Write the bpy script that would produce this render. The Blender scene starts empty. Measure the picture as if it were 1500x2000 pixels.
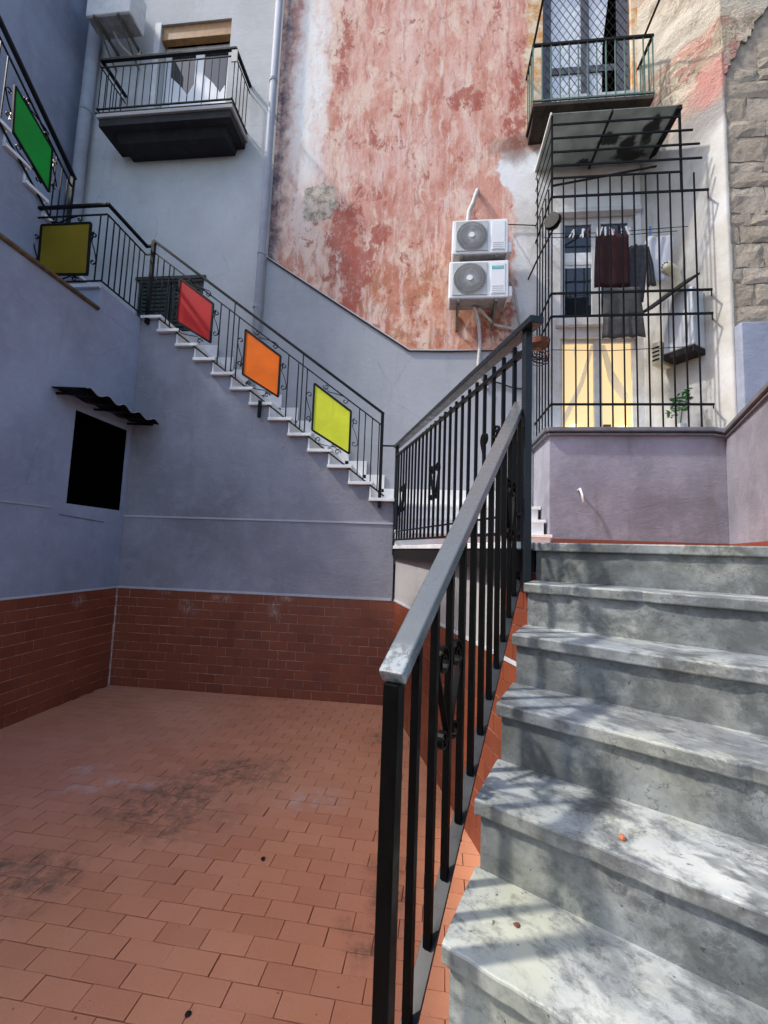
import bpy, math, random
from mathutils import Vector, Matrix
random.seed(7)
S = bpy.context.scene
C = S.collection

# ------------------------------------------------------------------ camera, world, sun, exposure
def make_camera():
    yaw, pitch, roll, f, H = 0.1069, 0.0916, 0.0364, 843.23, 1.65
    cy, sy = math.cos(yaw), math.sin(yaw)
    w = Vector((-sy*math.cos(pitch), cy*math.cos(pitch), math.sin(pitch)))
    r0 = Vector((cy, sy, 0)); u0 = r0.cross(w)
    r = math.cos(roll)*r0 + math.sin(roll)*u0
    u = -math.sin(roll)*r0 + math.cos(roll)*u0
    cam = bpy.data.cameras.new('camera'); o = bpy.data.objects.new('camera', cam); C.objects.link(o)
    o.matrix_world = Matrix(((r.x, u.x, -w.x, 0), (r.y, u.y, -w.y, 0), (r.z, u.z, -w.z, H), (0, 0, 0, 1)))
    cam.sensor_fit = 'HORIZONTAL'; cam.sensor_width = 36; cam.lens = 36*f/1500
    cam.clip_start = 0.02; cam.clip_end = 500
    S.camera = o
make_camera()
SUN = Vector((-0.80, -0.24, 1.0)).normalized()      # towards the sun
world = bpy.data.worlds.new('World'); S.world = world; world.use_nodes = True
nt = world.node_tree
bg = nt.nodes['Background']; sky = nt.nodes.new('ShaderNodeTexSky'); sky.sky_type = 'NISHITA'; sky.sun_disc = False
sky.sun_elevation = math.asin(SUN.z); sky.sun_rotation = math.atan2(SUN.x, SUN.y) % (2*math.pi)
sky.air_density = 1.0; sky.dust_density = 2.5; sky.ozone_density = 1.0
nt.links.new(sky.outputs[0], bg.inputs[0]); bg.inputs[1].default_value = 0.15
sl = bpy.data.lights.new('sun', 'SUN'); sl.energy = 2.0; sl.angle = math.radians(2.4); sl.color = (1.0, 0.95, 0.87)
so = bpy.data.objects.new('sun', sl); C.objects.link(so); so.location = (-8, -6, 16)
so.rotation_euler = SUN.to_track_quat('Z', 'Y').to_euler()
S.view_settings.view_transform = 'Standard'; S.view_settings.look = 'None'
S.view_settings.exposure = 1.1; S.view_settings.gamma = 1.0; S.view_settings.use_curve_mapping = False
S.cycles.max_bounces = 8; S.cycles.diffuse_bounces = 4

# ------------------------------------------------------------------ node helper
class Mat:
    def __init__(self, name, rough=0.85, metal=0.0, spec=0.3):
        self.m = bpy.data.materials.new(name); self.m.use_nodes = True
        self.t = self.m.node_tree; self.b = self.t.nodes['Principled BSDF']
        self.b.inputs['Roughness'].default_value = rough; self.b.inputs['Metallic'].default_value = metal
        self.b.inputs['Specular IOR Level'].default_value = spec
        self.geo = self.t.nodes.new('ShaderNodeNewGeometry'); self.P = self.geo.outputs['Position']
    def nd(self, k): return self.t.nodes.new(k)
    def put(self, sock, v):
        if isinstance(v, bpy.types.NodeSocket): self.t.links.new(v, sock)
        elif v is not None:
            if isinstance(v, (tuple, list)) and len(v) == 3 and sock.type == 'RGBA': v = (*v, 1)
            sock.default_value = v
    def scale(self, v, s):
        n = self.nd('ShaderNodeVectorMath'); n.operation = 'MULTIPLY'; self.put(n.inputs[0], v); self.put(n.inputs[1], s); return n.outputs[0]
    def vadd(self, v, s):
        n = self.nd('ShaderNodeVectorMath'); n.operation = 'ADD'; self.put(n.inputs[0], v); self.put(n.inputs[1], s); return n.outputs[0]
    def noise(self, sc, det=6, rough=0.6, v=None, dist=0.0, col=False):
        n = self.nd('ShaderNodeTexNoise'); self.put(n.inputs['Vector'], v or self.P)
        n.inputs['Scale'].default_value = sc; n.inputs['Detail'].default_value = det
        n.inputs['Roughness'].default_value = rough; n.inputs['Distortion'].default_value = dist
        return n.outputs['Color' if col else 'Fac']
    def mp(self, v, a, b, c=0.0, d=1.0, smooth=False):
        n = self.nd('ShaderNodeMapRange'); n.interpolation_type = 'SMOOTHSTEP' if smooth else 'LINEAR'
        for s, x in zip(('Value', 'From Min', 'From Max', 'To Min', 'To Max'), (v, a, b, c, d)): self.put(n.inputs[s], x)
        return n.outputs['Result']
    def math(self, op, a, b=None, c=None):
        n = self.nd('ShaderNodeMath'); n.operation = op; self.put(n.inputs[0], a)
        if b is not None: self.put(n.inputs[1], b)
        if c is not None: self.put(n.inputs[2], c)
        return n.outputs[0]
    def mix(self, f, a, b, mode='MIX'):
        n = self.nd('ShaderNodeMix'); n.data_type = 'RGBA'; n.blend_type = mode
        self.put(n.inputs['Factor'], f)
        self.put([s for s in n.inputs if s.name == 'A' and s.type == 'RGBA'][0], a)
        self.put([s for s in n.inputs if s.name == 'B' and s.type == 'RGBA'][0], b)
        return [s for s in n.outputs if s.type == 'RGBA'][0]
    def sep(self, v=None):
        n = self.nd('ShaderNodeSeparateXYZ'); self.put(n.inputs[0], v or self.P); return n.outputs
    def blob(self, center, radius, v=None, soft=0.6):
        # 1 inside an ellipsoid, falling to 0 at its edge
        n = self.vadd(v or self.P, tuple(-x for x in center))
        n = self.scale(n, tuple(1.0/r for r in radius))
        l = self.nd('ShaderNodeVectorMath'); l.operation = 'LENGTH'; self.put(l.inputs[0], n)
        return self.mp(l.outputs['Value'], 1.0, 1.0-soft, 0, 1, True)
    def wobble(self, amt, sc=3.0, v=None):
        c = self.noise(sc, 5, 0.6, col=True, v=v)
        c = self.vadd(c, (-.5, -.5, -.5)); c = self.scale(c, (amt, amt, amt)); return self.vadd(v or self.P, c)
    def bump(self, h, strength=0.3, dist=0.01):
        n = self.nd('ShaderNodeBump'); self.put(n.inputs['Strength'], strength); n.inputs['Distance'].default_value = dist
        self.put(n.inputs['Height'], h); self.t.links.new(n.outputs[0], self.b.inputs['Normal'])
    def color(self, v): self.put(self.b.inputs['Base Color'], v); return self
    def rough(self, v): self.put(self.b.inputs['Roughness'], v)
    def rnd(self):
        oi = self.nd('ShaderNodeObjectInfo')
        a = self.math('ADD', oi.outputs['Random'], self.geo.outputs['Random Per Island'])
        return self.math('FRACT', self.math('MULTIPLY', a, 7.31))

def sc3(c, k): return tuple(x*k for x in c)
def plaster(name, c, var=0.18, bump=0.35, warm=(0.0, 0.0, 0.0), streak=0.5, rough=0.9):
    m = Mat(name, rough)
    n1 = m.noise(0.8, 6, 0.6); n2 = m.noise(6.0, 8, 0.65)
    st = m.noise(2.2, 6, 0.65, v=m.scale(m.P, (2.2, 2.2, 0.35)))
    col = m.mix(m.mp(n1, .33, .68), sc3(c, 1-var), sc3(c, 1+var*.8))
    col = m.mix(m.mp(n2, .48, .74, 0, .4), col, tuple(x*(1+var)+w for x, w in zip(c, (.03, .03, .025))))
    col = m.mix(m.mp(st, .55, .78, 0, streak), col, tuple(x*(1-var*1.5)+w for x, w in zip(c, warm)))
    m.color(col)
    hl = m.noise(1.0, 6, .7, v=m.scale(m.P, (.8, .8, 22))); col = m.mix(m.mp(hl, .56, .72, 0, .22), col, sc3(c, 1.25))
    gn = m.noise(34, 7, .8); col = m.mix(m.mp(gn, .52, .70, 0, .35), col, sc3(c, .74)); gl = m.noise(28, 7, .8, v=m.vadd(m.P, (5, 3, 8))); col = m.mix(m.mp(gl, .56, .70, 0, .30), col, sc3(c, 1.28))
    wc = m.wobble(.35, 1.6); vo = m.nd('ShaderNodeTexVoronoi'); vo.feature = 'DISTANCE_TO_EDGE'; vo.inputs['Scale'].default_value = .55; m.put(vo.inputs['Vector'], wc)
    ck = m.math('MULTIPLY', m.mp(vo.outputs['Distance'], 0, .004, 1, 0), m.mp(m.noise(1.1, 2, .5), .52, .60)); col = m.mix(m.math('MULTIPLY', ck, .28), col, sc3(c, .35))
    m.color(col)
    tro = m.noise(9, 4, 0.5, v=m.scale(m.P, (1, 1, 1.6)), dist=1.5)
    fine = m.noise(120, 3, 0.6)
    m.bump(m.math('ADD', m.math('MULTIPLY', tro, 1.0), m.math('MULTIPLY', fine, 0.25)), bump, 0.012)
    return m
def simple(name, c, rough=0.5, metal=0.0, var=0.12, sc=14, bump=0.0, spec=0.4):
    m = Mat(name, rough, metal, spec)
    n = m.noise(sc, 5, 0.6)
    m.color(m.mix(m.mp(n, .35, .7), sc3(c, 1-var), sc3(c, 1+var)))
    m.rough(m.mp(n, .3, .7, max(rough-.1, .03), min(rough+.1, 1)))
    if bump: m.bump(n, bump, 0.004)
    return m

# ------------------------------------------------------------------ materials
M = {}
M['blue'] = plaster('blue grey plaster', (0.285, 0.313, 0.400), .24, .35)
M['lav'] = plaster('lavender grey plaster', (0.300, 0.296, 0.332), .30, .35, warm=(.02, .015, 0))
M['dado'] = plaster('pale blue grey plaster', (0.36, 0.375, 0.405), .12, .2)
M['beige'] = plaster('grey beige plaster', (0.40, 0.385, 0.385), .14, .3)
M['grey'] = plaster('light grey plaster', (0.52, 0.525, 0.525), .15, .25, warm=(.02, .015, .0))
M['parapet'] = plaster('purple grey plaster', (0.245, 0.242, 0.292), .38, .35, warm=(.05, .035, .0), streak=.7)
M['white_line'] = plaster('whitish plaster edge', (0.50, 0.50, 0.53), .15, .3)
M['coping'] = simple('dark grey painted coping', (0.14, 0.14, 0.165), .5, 0, .2, 8)
M['coping_ochre'] = simple('weathered ochre edge', (0.16, 0.11, 0.06), .8, 0, .4, 14)
M['black'] = simple('black satin metal', (0.0025, 0.0028, 0.003), .40, 0, .25, 20, spec=.10)
M['rail_grey'] = simple('dark grey enamel', (0.016, 0.019, 0.023), .32, 0, .2, 14, spec=.3)
M['rail_thin'] = simple('charcoal enamel', (0.0055, 0.0065, 0.0075), .42, 0, .2, 14, spec=.14)
def worn_rail():
    m = Mat('dark grey enamel worn to primer at the end', .34, 0, .5)
    w = m.wobble(.10, 22)
    n = m.noise(60, 5, .7)
    k = m.math('MULTIPLY', m.blob((-.068, .875, 1.41), (.075, .085, .10), w, .5), m.mp(n, .42, .55))
    m.color(m.mix(k, m.mix(m.noise(12), (.078, .090, .097), (.105, .117, .125)), (.26, .29, .30)))
    m.rough(m.mp(m.noise(25), .3, .7, .22, .36)); m.b.inputs['Coat Weight'].default_value = .6; m.b.inputs['Coat Roughness'].default_value = .22; return m
M['handrail'] = worn_rail()
M['dark'] = simple('near black void', (0.0012, 0.0012, 0.0014), .95, 0, .1, spec=0.0)
M['iron'] = simple('rusty dark iron', (0.014, 0.012, 0.012), .7, .0, .4, 30, .2, spec=.2)
M['iron_bar'] = simple('dark iron paint', (0.006, 0.0065, 0.007), .55, 0, .3, 30, spec=.12)
M['green_bar'] = simple('faded green paint', (0.10, 0.17, 0.14), .6, 0, .35, 25)
M['white'] = simple('white enamel', (0.80, 0.81, 0.82), .35, 0, .04, 4)
M['offwhite'] = simple('weathered white paint', (0.66, 0.66, 0.65), .6, 0, .12, 9)
M['pipe'] = simple('grey blue painted pipe', (0.34, 0.355, 0.40), .8, 0, .1, 5)
M['hose'] = simple('pale grey hose', (0.50, 0.48, 0.46), .6, 0, .15, 20)
M['grille'] = simple('grey fan grille', (0.50, 0.51, 0.50), .5, 0, .08, 10)
M['fan_dark'] = simple('dark grey fan recess', (0.20, 0.20, 0.20), .7, 0, .2, 10)
M['teal'] = simple('teal plate', (0.05, 0.50, 0.46), .4, 0, .05)
M['under'] = simple('grey galvanised underside', (0.30, 0.295, 0.285), .6, .2, .25, 14)
M['bracket'] = simple('dirty galvanised bracket', (0.16, 0.155, 0.12), .6, .3, .5, 40)
M['red'] = simple('red enamel sheet', (0.52, 0.016, 0.020), .35, 0, .06, 3)
M['orange'] = simple('orange enamel sheet', (0.92, 0.18, 0.008), .35, 0, .05, 3)
M['yellow'] = simple('lemon yellow enamel sheet', (0.72, 0.78, 0.05), .35, 0, .04, 3)
M['green'] = simple('green enamel sheet', (0.01, 0.34, 0.045), .4, 0, .06, 3)
M['olive'] = simple('ochre yellow enamel sheet', (0.22, 0.165, 0.008), .30, 0, .2, 2)
M['wood'] = simple('varnished wood shutter box', (0.34, 0.17, 0.05), .5, 0, .3, 12)
M['mar'] = simple('dark maroon cloth', (0.030, 0.006, 0.007), .95, 0, .3, 20)
M['navy'] = simple('charcoal cloth', (0.055, 0.055, 0.062), .95, 0, .3, 25)
M['greycloth'] = simple('grey cotton cloth', (0.085, 0.083, 0.081), .95, 0, .25, 30)
M['whitecloth'] = simple('white cotton cloth', (0.60, 0.62, 0.68), .9, 0, .06, 6)
M['cream_grille'] = simple('cream plastic', (0.62, 0.58, 0.42), .5, 0, .2, 12)
M['leaf'] = simple('green leaf', (0.045, 0.22, 0.05), .5, 0, .3, 40)
M['pinkpeg'] = simple('pink plastic', (0.75, 0.22, 0.28), .4)
M['bluepeg'] = simple('blue plastic', (0.12, 0.22, 0.62), .4)
M['whitepeg'] = simple('white plastic', (0.80, 0.80, 0.78), .4)
M['basket'] = simple('rusty brown basket', (0.16, 0.06, 0.035), .8, 0, .5, 30)
M['wire'] = simple('black wire', (0.02, 0.02, 0.02), .6)
M['shutter'] = simple('dark green shutter', (0.020, 0.035, 0.032), .6, 0, .3, 10)
M['stonebit'] = simple('orange brick chip', (0.50, 0.17, 0.08), .9, 0, .2, 40)

def glassmat(name, c, rough=.05):
    m = Mat(name, rough, 0, .9); m.color(c)
    m.bump(m.noise(2.0, 2, .5), .04, .02); return m.m
M_glass = glassmat('dark window glass', (0.012, 0.018, 0.024))
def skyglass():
    m = Mat('window glass with painted cloud reflection', .08, 0, .8)
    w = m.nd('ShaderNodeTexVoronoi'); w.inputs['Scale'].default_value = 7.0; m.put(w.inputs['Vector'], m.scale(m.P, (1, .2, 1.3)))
    m.color(m.mix(m.mp(w.outputs['Distance'], .1, .6), (.98, .98, .99), (.82, .87, .95)))  # bright cloud reflection painted in as the pane colour
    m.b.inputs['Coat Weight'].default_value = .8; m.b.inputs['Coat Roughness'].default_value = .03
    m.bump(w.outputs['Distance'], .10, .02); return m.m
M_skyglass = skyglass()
def litmat():
    m = Mat('lit yellow room behind the door panes', .6)
    z = m.sep()[2]; n = m.noise(2.0, 4, .5)
    m.color((.75, .52, .22))
    m.put(m.b.inputs['Emission Color'], m.mix(n, (1.0, .74, .38), (1.0, .86, .56)))
    m.b.inputs['Emission Strength'].default_value = 0.33
    return m.m
M_lit = litmat()
def lampmat():
    m = Mat('glowing lamp shade', .6); m.color((.9, .8, .5))
    m.put(m.b.inputs['Emission Color'], (1.0, .80, .35)); m.b.inputs['Emission Strength'].default_value = 1.1; return m.m
M_lamp = lampmat()

def floor_tile_mat():
    m = Mat('terracotta floor tile', .62, 0, .35)
    r = m.rnd()
    base = m.mix(r, (0.530, 0.212, 0.108), (0.615, 0.262, 0.138))
    n = m.noise(2.2, 7, .65); base = m.mix(m.mp(n, .45, .75, 0, .5), base, (0.64, 0.300, 0.190))
    n0 = m.noise(0.9, 5, .6); base = m.mix(m.mp(n0, .45, .7, 0, .35), base, (0.45, 0.165, 0.120))
    n1 = m.noise(.55, 4, .5, v=m.vadd(m.P, (3, 1, 0))); base = m.mix(m.mp(n1, .45, .62, 0, .40), base, (0.68, 0.345, 0.200))
    base = m.mix(m.math('MULTIPLY', m.blob((-2.9, 2.9, 0), (1.6, 1.5, 2), m.wobble(.8, 1.2), .8), .30), base, (0.40, 0.145, 0.135))  # purple shade of the left floor side, painted into the tiles
    f = m.noise(170, 3, .7); base = m.mix(m.mp(f, .5, .75, 0, .35), base, (0.32, 0.120, 0.070))
    w = m.wobble(.55, 4.0)
    grime = None
    for c, rad in (((-1.62, 2.75, 0), (.62, .55, 1)), ((-1.95, 2.05, 0), (.50, .30, 1)), ((-2.2, 2.0, 0), (.42, .22, 1)), ((-1.35, 3.2, 0), (.55, .4, 1)), ((-.35, 4.0, 0), (.25, .2, 1)), ((-.16, 2.30, 0), (.14, .30, 1)), ((-.20, 1.95, 0), (.12, .18, 1))):
        b = m.blob(c, rad, w, .8)
        grime = b if grime is None else m.math('MAXIMUM', grime, b)
    gn = m.noise(11, 8, .75)
    k = m.math('MULTIPLY', grime, m.mp(gn, .40, .62))
    base = m.mix(m.math('MULTIPLY', k, .78), base, (0.055, 0.050, 0.038))
    k2 = m.math('MULTIPLY', m.blob((-2.25, 2.02, 0), (.34, .16, 1), w, .8), m.mp(gn, .42, .6))
    base = m.mix(m.math('MULTIPLY', k2, .7), base, (0.10, 0.13, 0.10))
    pale = None
    for c, rad in (((-2.25, 2.75, 0), (.22, .13, 1)), ((-2.45, 3.05, 0), (.2, .12, 1)), ((-2.05, 2.95, 0), (.3, .12, 1)), ((-.72, 2.95, 0), (.32, .2, 1)), ((-2.6, 2.4, 0), (.3, .15, 1))):
        b = m.blob(c, rad, w, .8); pale = b if pale is None else m.math('MAXIMUM', pale, b)
    base = m.mix(m.math('MULTIPLY', pale, m.mp(m.noise(9, 6, .7), .46, .6, 0, .55)), base, (0.55, 0.42, 0.38))
    spk = m.noise(38, 2, .5); base = m.mix(m.mp(spk, .735, .76, 0, .7), base, (.07, .035, .025))
    m.color(base); m.rough(m.mp(n, .3, .7, .5, .72))
    m.bump(m.math('ADD', m.noise(45, 4, .6), m.math('MULTIPLY', m.noise(7, 3, .5), 1.0)), .22, .004); return m
M['tile'] = floor_tile_mat()
def wall_tile_mat():
    m = Mat('glazed brick red wall tile', .38, 0, .45)
    r = m.rnd(); base = m.mix(r, (0.165, 0.043, 0.024), (0.225, 0.060, 0.030))
    n = m.noise(1.6, 6, .6); base = m.mix(m.mp(n, .4, .7, 0, .5), base, (0.275, 0.080, 0.034))
    st = m.noise(3, 6, .7, v=m.scale(m.P, (3, 3, .4))); base = m.mix(m.mp(st, .56, .75, 0, .35), base, (0.25, 0.11, 0.078))
    w = m.wobble(.12, 14)
    pale = None
    for c, rad in (((-2.75, 4.79, .93), (.16, .3, .14)), ((-1.72, 4.79, .95), (.12, .3, .16)), ((-2.35, 4.79, 1.05), (.2, .3, .06)), ((-1.62, 4.79, 1.09), (.2, .3, .05)), ((-3.64, 4.25, 1.02), (.3, .13, .10)), ((-3.05, 4.79, 1.09), (.12, .3, .04))):
        b = m.blob(c, rad, w, .8); pale = b if pale is None else m.math('MAXIMUM', pale, b)
    sn = m.noise(24, 6, .8, v=m.scale(m.P, (2, 2, .5)))
    base = m.mix(m.math('MULTIPLY', pale, m.mp(sn, .46, .6, 0, .6)), base, (0.55, 0.42, 0.38))
    m.color(base); m.rough(m.mp(m.noise(8, 4, .6), .3, .7, .28, .5)); m.bump(m.noise(14, 3, .5), .10, .004); return m
M['wtile'] = wall_tile_mat()
M['joint'] = simple('dark earthy joint', (0.20, 0.082, 0.052), .95, 0, .45, 6)
def wall_joint():
    m = Mat('pale worn joint', .9)
    n = m.noise(4, 6, .7); n3 = m.noise(22, 4, .6); k = m.math('MULTIPLY', m.mp(n, .38, .54), m.mp(n3, .36, .52, .2, 1)); m.color(m.mix(m.math('ADD', m.math('MULTIPLY', k, .75), .25), (0.12, 0.036, 0.022), (0.80, 0.58, 0.46))); return m
M['wjoint'] = wall_joint()

def marble(name, lo, hi, grime, rough):
    m = Mat(name, rough, 0, .4)
    w = m.wobble(.14, 3.0); rot = m.nd('ShaderNodeVectorRotate'); rot.rotation_type = 'Z_AXIS'; m.put(rot.inputs['Vector'], w); rot.inputs['Angle'].default_value = .75
    dg = m.scale(rot.outputs[0], (1.0, 1.75, 1.4))
    base = m.mix(m.mp(m.noise(2.4, 6, .6, v=w), .36, .62), lo, hi)
    ye = m.noise(2.6, 6, .62, v=m.vadd(m.P, (7, 3, 1))); base = m.mix(m.mp(ye, .47, .66, 0, .6), base, (hi[0]*.90, hi[1]*.87, hi[2]*.66))
    bl = m.noise(1.8, 6, .6, v=m.vadd(w, (2, 5, 4))); base = m.mix(m.mp(bl, .48, .66, 0, .6), base, (lo[0]*.78, lo[1]*.84, lo[2]*.98))
    cl = m.noise(2.6, 10, .68, v=dg); base = m.mix(m.mp(cl, .485, .60, 0, .75), base, sc3(lo, .50))
    st = m.noise(7, 10, .72, v=dg); base = m.mix(m.mp(st, .505, .62, 0, .75), base, sc3(lo, .36))
    vein = m.noise(1.3, 6, .58, v=dg, dist=.35); v = m.math('ABSOLUTE', m.math('SUBTRACT', vein, .5))
    base = m.mix(m.math('MULTIPLY', m.mp(v, .0, .018, .7, 0, True), m.mp(m.noise(3.0, 3, .5), .46, .58)), base, sc3(lo, .30))
    fv = m.noise(3.4, 7, .62, v=m.vadd(dg, (4, 1, 9))); v2 = m.math('ABSOLUTE', m.math('SUBTRACT', fv, .5)); base = m.mix(m.math('MULTIPLY', m.mp(v2, .0, .007, .75, 0), m.mp(m.noise(2.2, 3, .5, v=m.vadd(m.P, (1, 6, 2))), .44, .54)), base, sc3(lo, .28))
    bk = m.noise(20, 9, .82, v=dg); base = m.mix(m.math('MULTIPLY', m.mp(bk, .50, .58, 0, .8), m.mp(cl, .44, .56)), base, sc3(lo, .34))
    gr = m.noise(4.5, 10, .76, v=w); base = m.mix(m.mp(gr, .52, .64, 0, grime), base, (0.050, 0.055, 0.050))
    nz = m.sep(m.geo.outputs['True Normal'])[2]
    side = m.math('MULTIPLY', m.mp(nz, .6, .2, 0, 1), m.mp(m.noise(6, 8, .7), .35, .6, .25, .9)); base = m.mix(m.math('MULTIPLY', side, grime), base, (0.085, 0.088, 0.080))  # upright faces mixed darker than level ones, broken up by noise
    sp = m.noise(42, 3, .6); base = m.mix(m.mp(sp, .685, .72, 0, .75), base, (0.03, 0.03, 0.03))
    m.color(base); m.rough(m.mp(cl, .3, .7, rough-.08, rough+.18)); m.bump(m.noise(60, 4, .7), .08, .003); return m
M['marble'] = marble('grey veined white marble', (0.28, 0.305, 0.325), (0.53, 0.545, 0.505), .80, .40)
M['marble_riser'] = marble('stained and shade darkened marble riser', (0.19, 0.215, 0.235), (0.54, 0.56, 0.535), .85, .6)  # riser tones lowered for dirt and for the shade on them
M['marble_white'] = simple('pale marble slab', (0.78, 0.78, 0.77), .5, 0, .12, 6)

def pink_mat():
    m = Mat('weathered salmon pink plaster', .92)
    w = m.wobble(.16, 3.0); w2 = m.wobble(.30, 6.0, v=w)
    wx, wy, wz = m.sep(w2)
    def nz(sc, k, o=(0, 0, 0), det=9, r=.68, d=0.0): return m.noise(sc, det, r, v=m.scale(m.vadd(w, o), k), dist=d)
    base = m.mix(m.mp(nz(.9, (1, 1, .8)), .38, .62), (0.52, 0.190, 0.128), (0.66, 0.335, 0.255))
    up = m.mp(wz, 5.9, 7.4, 0, 1, True); lo = m.mp(wz, 6.8, 4.8, 0, 1, True)
    # pale pink wash, stronger towards the top
    base = m.mix(m.math('MULTIPLY', m.mp(nz(1.5, (1.6, 1, .7), (1, 0, 4)), .42, .60), m.math('ADD', m.math('MULTIPLY', up, .35), .35)), base, (0.79, 0.53, 0.46))
    # warm orange and brown towards the bottom
    base = m.mix(m.math('MULTIPLY', lo, m.mp(nz(1.6, (1, 1, 1.5), (6, 0, 1)), .40, .58, .2, .95)), base, (0.50, 0.175, 0.085))
    base = m.mix(m.math('MULTIPLY', lo, m.mp(nz(2.2, (.8, 1, 1.8), (3, 1, 8)), .50, .64, 0, .75)), base, (0.34, 0.205, 0.11))
    base = m.mix(m.math('MULTIPLY', lo, m.mp(nz(3.0, (1, 1, 1), (8, 1, 3)), .52, .62, 0, .7)), base, (0.74, 0.44, 0.31))
    # cream and peach where the paint has gone
    lf = m.mp(wx, -1.0, -2.0, 0, .10, True)
    cr = m.math('ADD', nz(2.6, (1.7, 1, .8), (9, 1, 2), d=.3), lf)
    base = m.mix(m.mp(cr, .50, .62, 0, .85), base, m.mix(m.noise(3, 5, .6), (0.78, 0.52, 0.38), (0.80, 0.68, 0.58)))
    # vertical run marks
    run = m.noise(5.0, 8, .72, v=m.scale(w, (2.4, 1, .25))); base = m.mix(m.mp(run, .51, .62, 0, .75), base, (0.76, 0.60, 0.54))
    run2 = m.noise(6.0, 8, .72, v=m.scale(m.vadd(w, (5, 0, 3)), (2.2, 1, .3))); base = m.mix(m.mp(run2, .53, .66, 0, .65), base, (0.36, 0.125, 0.09))
    # dark red old paint holding on; under air conditioners rust stain plus painted shadow
    zones = None
    for c, r, k in (((-1.22, 5.7, 5.75), (.55, 2, 1.25), .15), ((-1.45, 5.7, 6.45), (.30, 2, .55), .10), ((-.72, 5.7, 6.15), (.25, 2, .30), .13), ((1.0, 5.7, 4.75), (.75, 2, .55), .14), ((.38, 5.7, 8.15), (.38, 2, .32), .13), ((-.9, 5.7, 7.55), (.5, 2, .2), .09), ((1.05, 5.7, 8.0), (.28, 2, 1.0), .13), ((-1.45, 5.7, 9.2), (.18, 2, 1.4), .12)):
        b = m.math('MULTIPLY', m.blob(c, r, w, .8), k); zones = b if zones is None else m.math('ADD', zones, b)
    dens = m.math('ADD', m.noise(3.6, 11, .76, v=m.scale(w, (1.5, 1, 1)), dist=.2), zones)
    base = m.mix(m.mp(dens, .580, .625, 0, .85), base, m.mix(m.noise(7, 5, .6), (0.30, 0.055, 0.040), (0.47, 0.125, 0.085)))
    # white washed streak on the left
    ws = m.blob((-1.95, 5.7, 8.7), (.40, 2, 2.9), w2, .7)
    base = m.mix(m.math('MULTIPLY', ws, m.mp(nz(2.2, (2.0, 1, .5), (2, 2, 2)), .36, .52, .35, 1)), base, (0.86, 0.84, 0.81))
    # cement patch
    pt = m.blob((-1.72, 5.7, 6.66), (.27, 2, .33), m.wobble(.3, 6), .15)
    base = m.mix(m.math('MULTIPLY', pt, .9), base, m.mix(m.mp(m.noise(9, 8, .8), .40, .56), (0.20, 0.17, 0.13), (0.60, 0.53, 0.43)))
    # dirty strip behind the drainpipe
    so_ = m.math('MULTIPLY', m.mp(wx, -2.16, -2.42, 0, 1, True), m.mp(m.noise(5, 9, .8), .36, .56, .2, 1))
    base = m.mix(so_, base, (0.13, 0.095, 0.115))
    # white limewash on the right, ochre strip beside the upper window
    edge = m.mp(wx, .98, 1.10, 0, 1, True); below = m.mp(wz, 7.35, 7.20, 0, 1, True)
    bul = m.blob((1.12, 5.7, 7.0), (.36, 2, .34), w2, .2)
    wh = m.math('MAXIMUM', m.math('MULTIPLY', edge, below), bul)
    wn = m.noise(1.7, 8, .7); whc = m.mix(m.mp(wn, .44, .64, 0, .8), (0.80, 0.80, 0.80), (0.55, 0.52, 0.47))
    base = m.mix(wh, base, whc)
    oc = m.math('MULTIPLY', m.mp(wx, 1.16, 1.22, 0, 1, True), m.mp(wz, 7.45, 7.55, 0, 1, True))
    base = m.mix(oc, base, m.mix(m.mp(m.noise(3, 8, .75), .42, .56), (0.58, 0.28, 0.09), (0.74, 0.64, 0.48)))
    ur = m.blob((1.05, 5.7, 7.35), (.45, 2, .30), w2, .7); base = m.mix(m.math('MULTIPLY', ur, .75), base, (0.20, 0.10, 0.075))
    # fine mottling and pits
    f1 = m.noise(15, 8, .78, v=m.scale(m.P, (1, 1, .7))); base = m.mix(m.mp(f1, .52, .70, 0, .40), base, (0.84, 0.68, 0.60))
    f2 = m.noise(18, 8, .80, v=m.vadd(m.P, (4, 0, 7))); base = m.mix(m.mp(f2, .58, .72, 0, .40), base, (0.24, 0.085, 0.065))
    m.color(base)
    h = m.math('ADD', m.math('MULTIPLY', m.mp(dens, .575, .61, 1, 0), .5), m.math('ADD', m.noise(30, 6, .75), m.noise(5, 6, .6)))
    m.bump(h, .55, .014); return m
M['pink'] = pink_mat()
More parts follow.
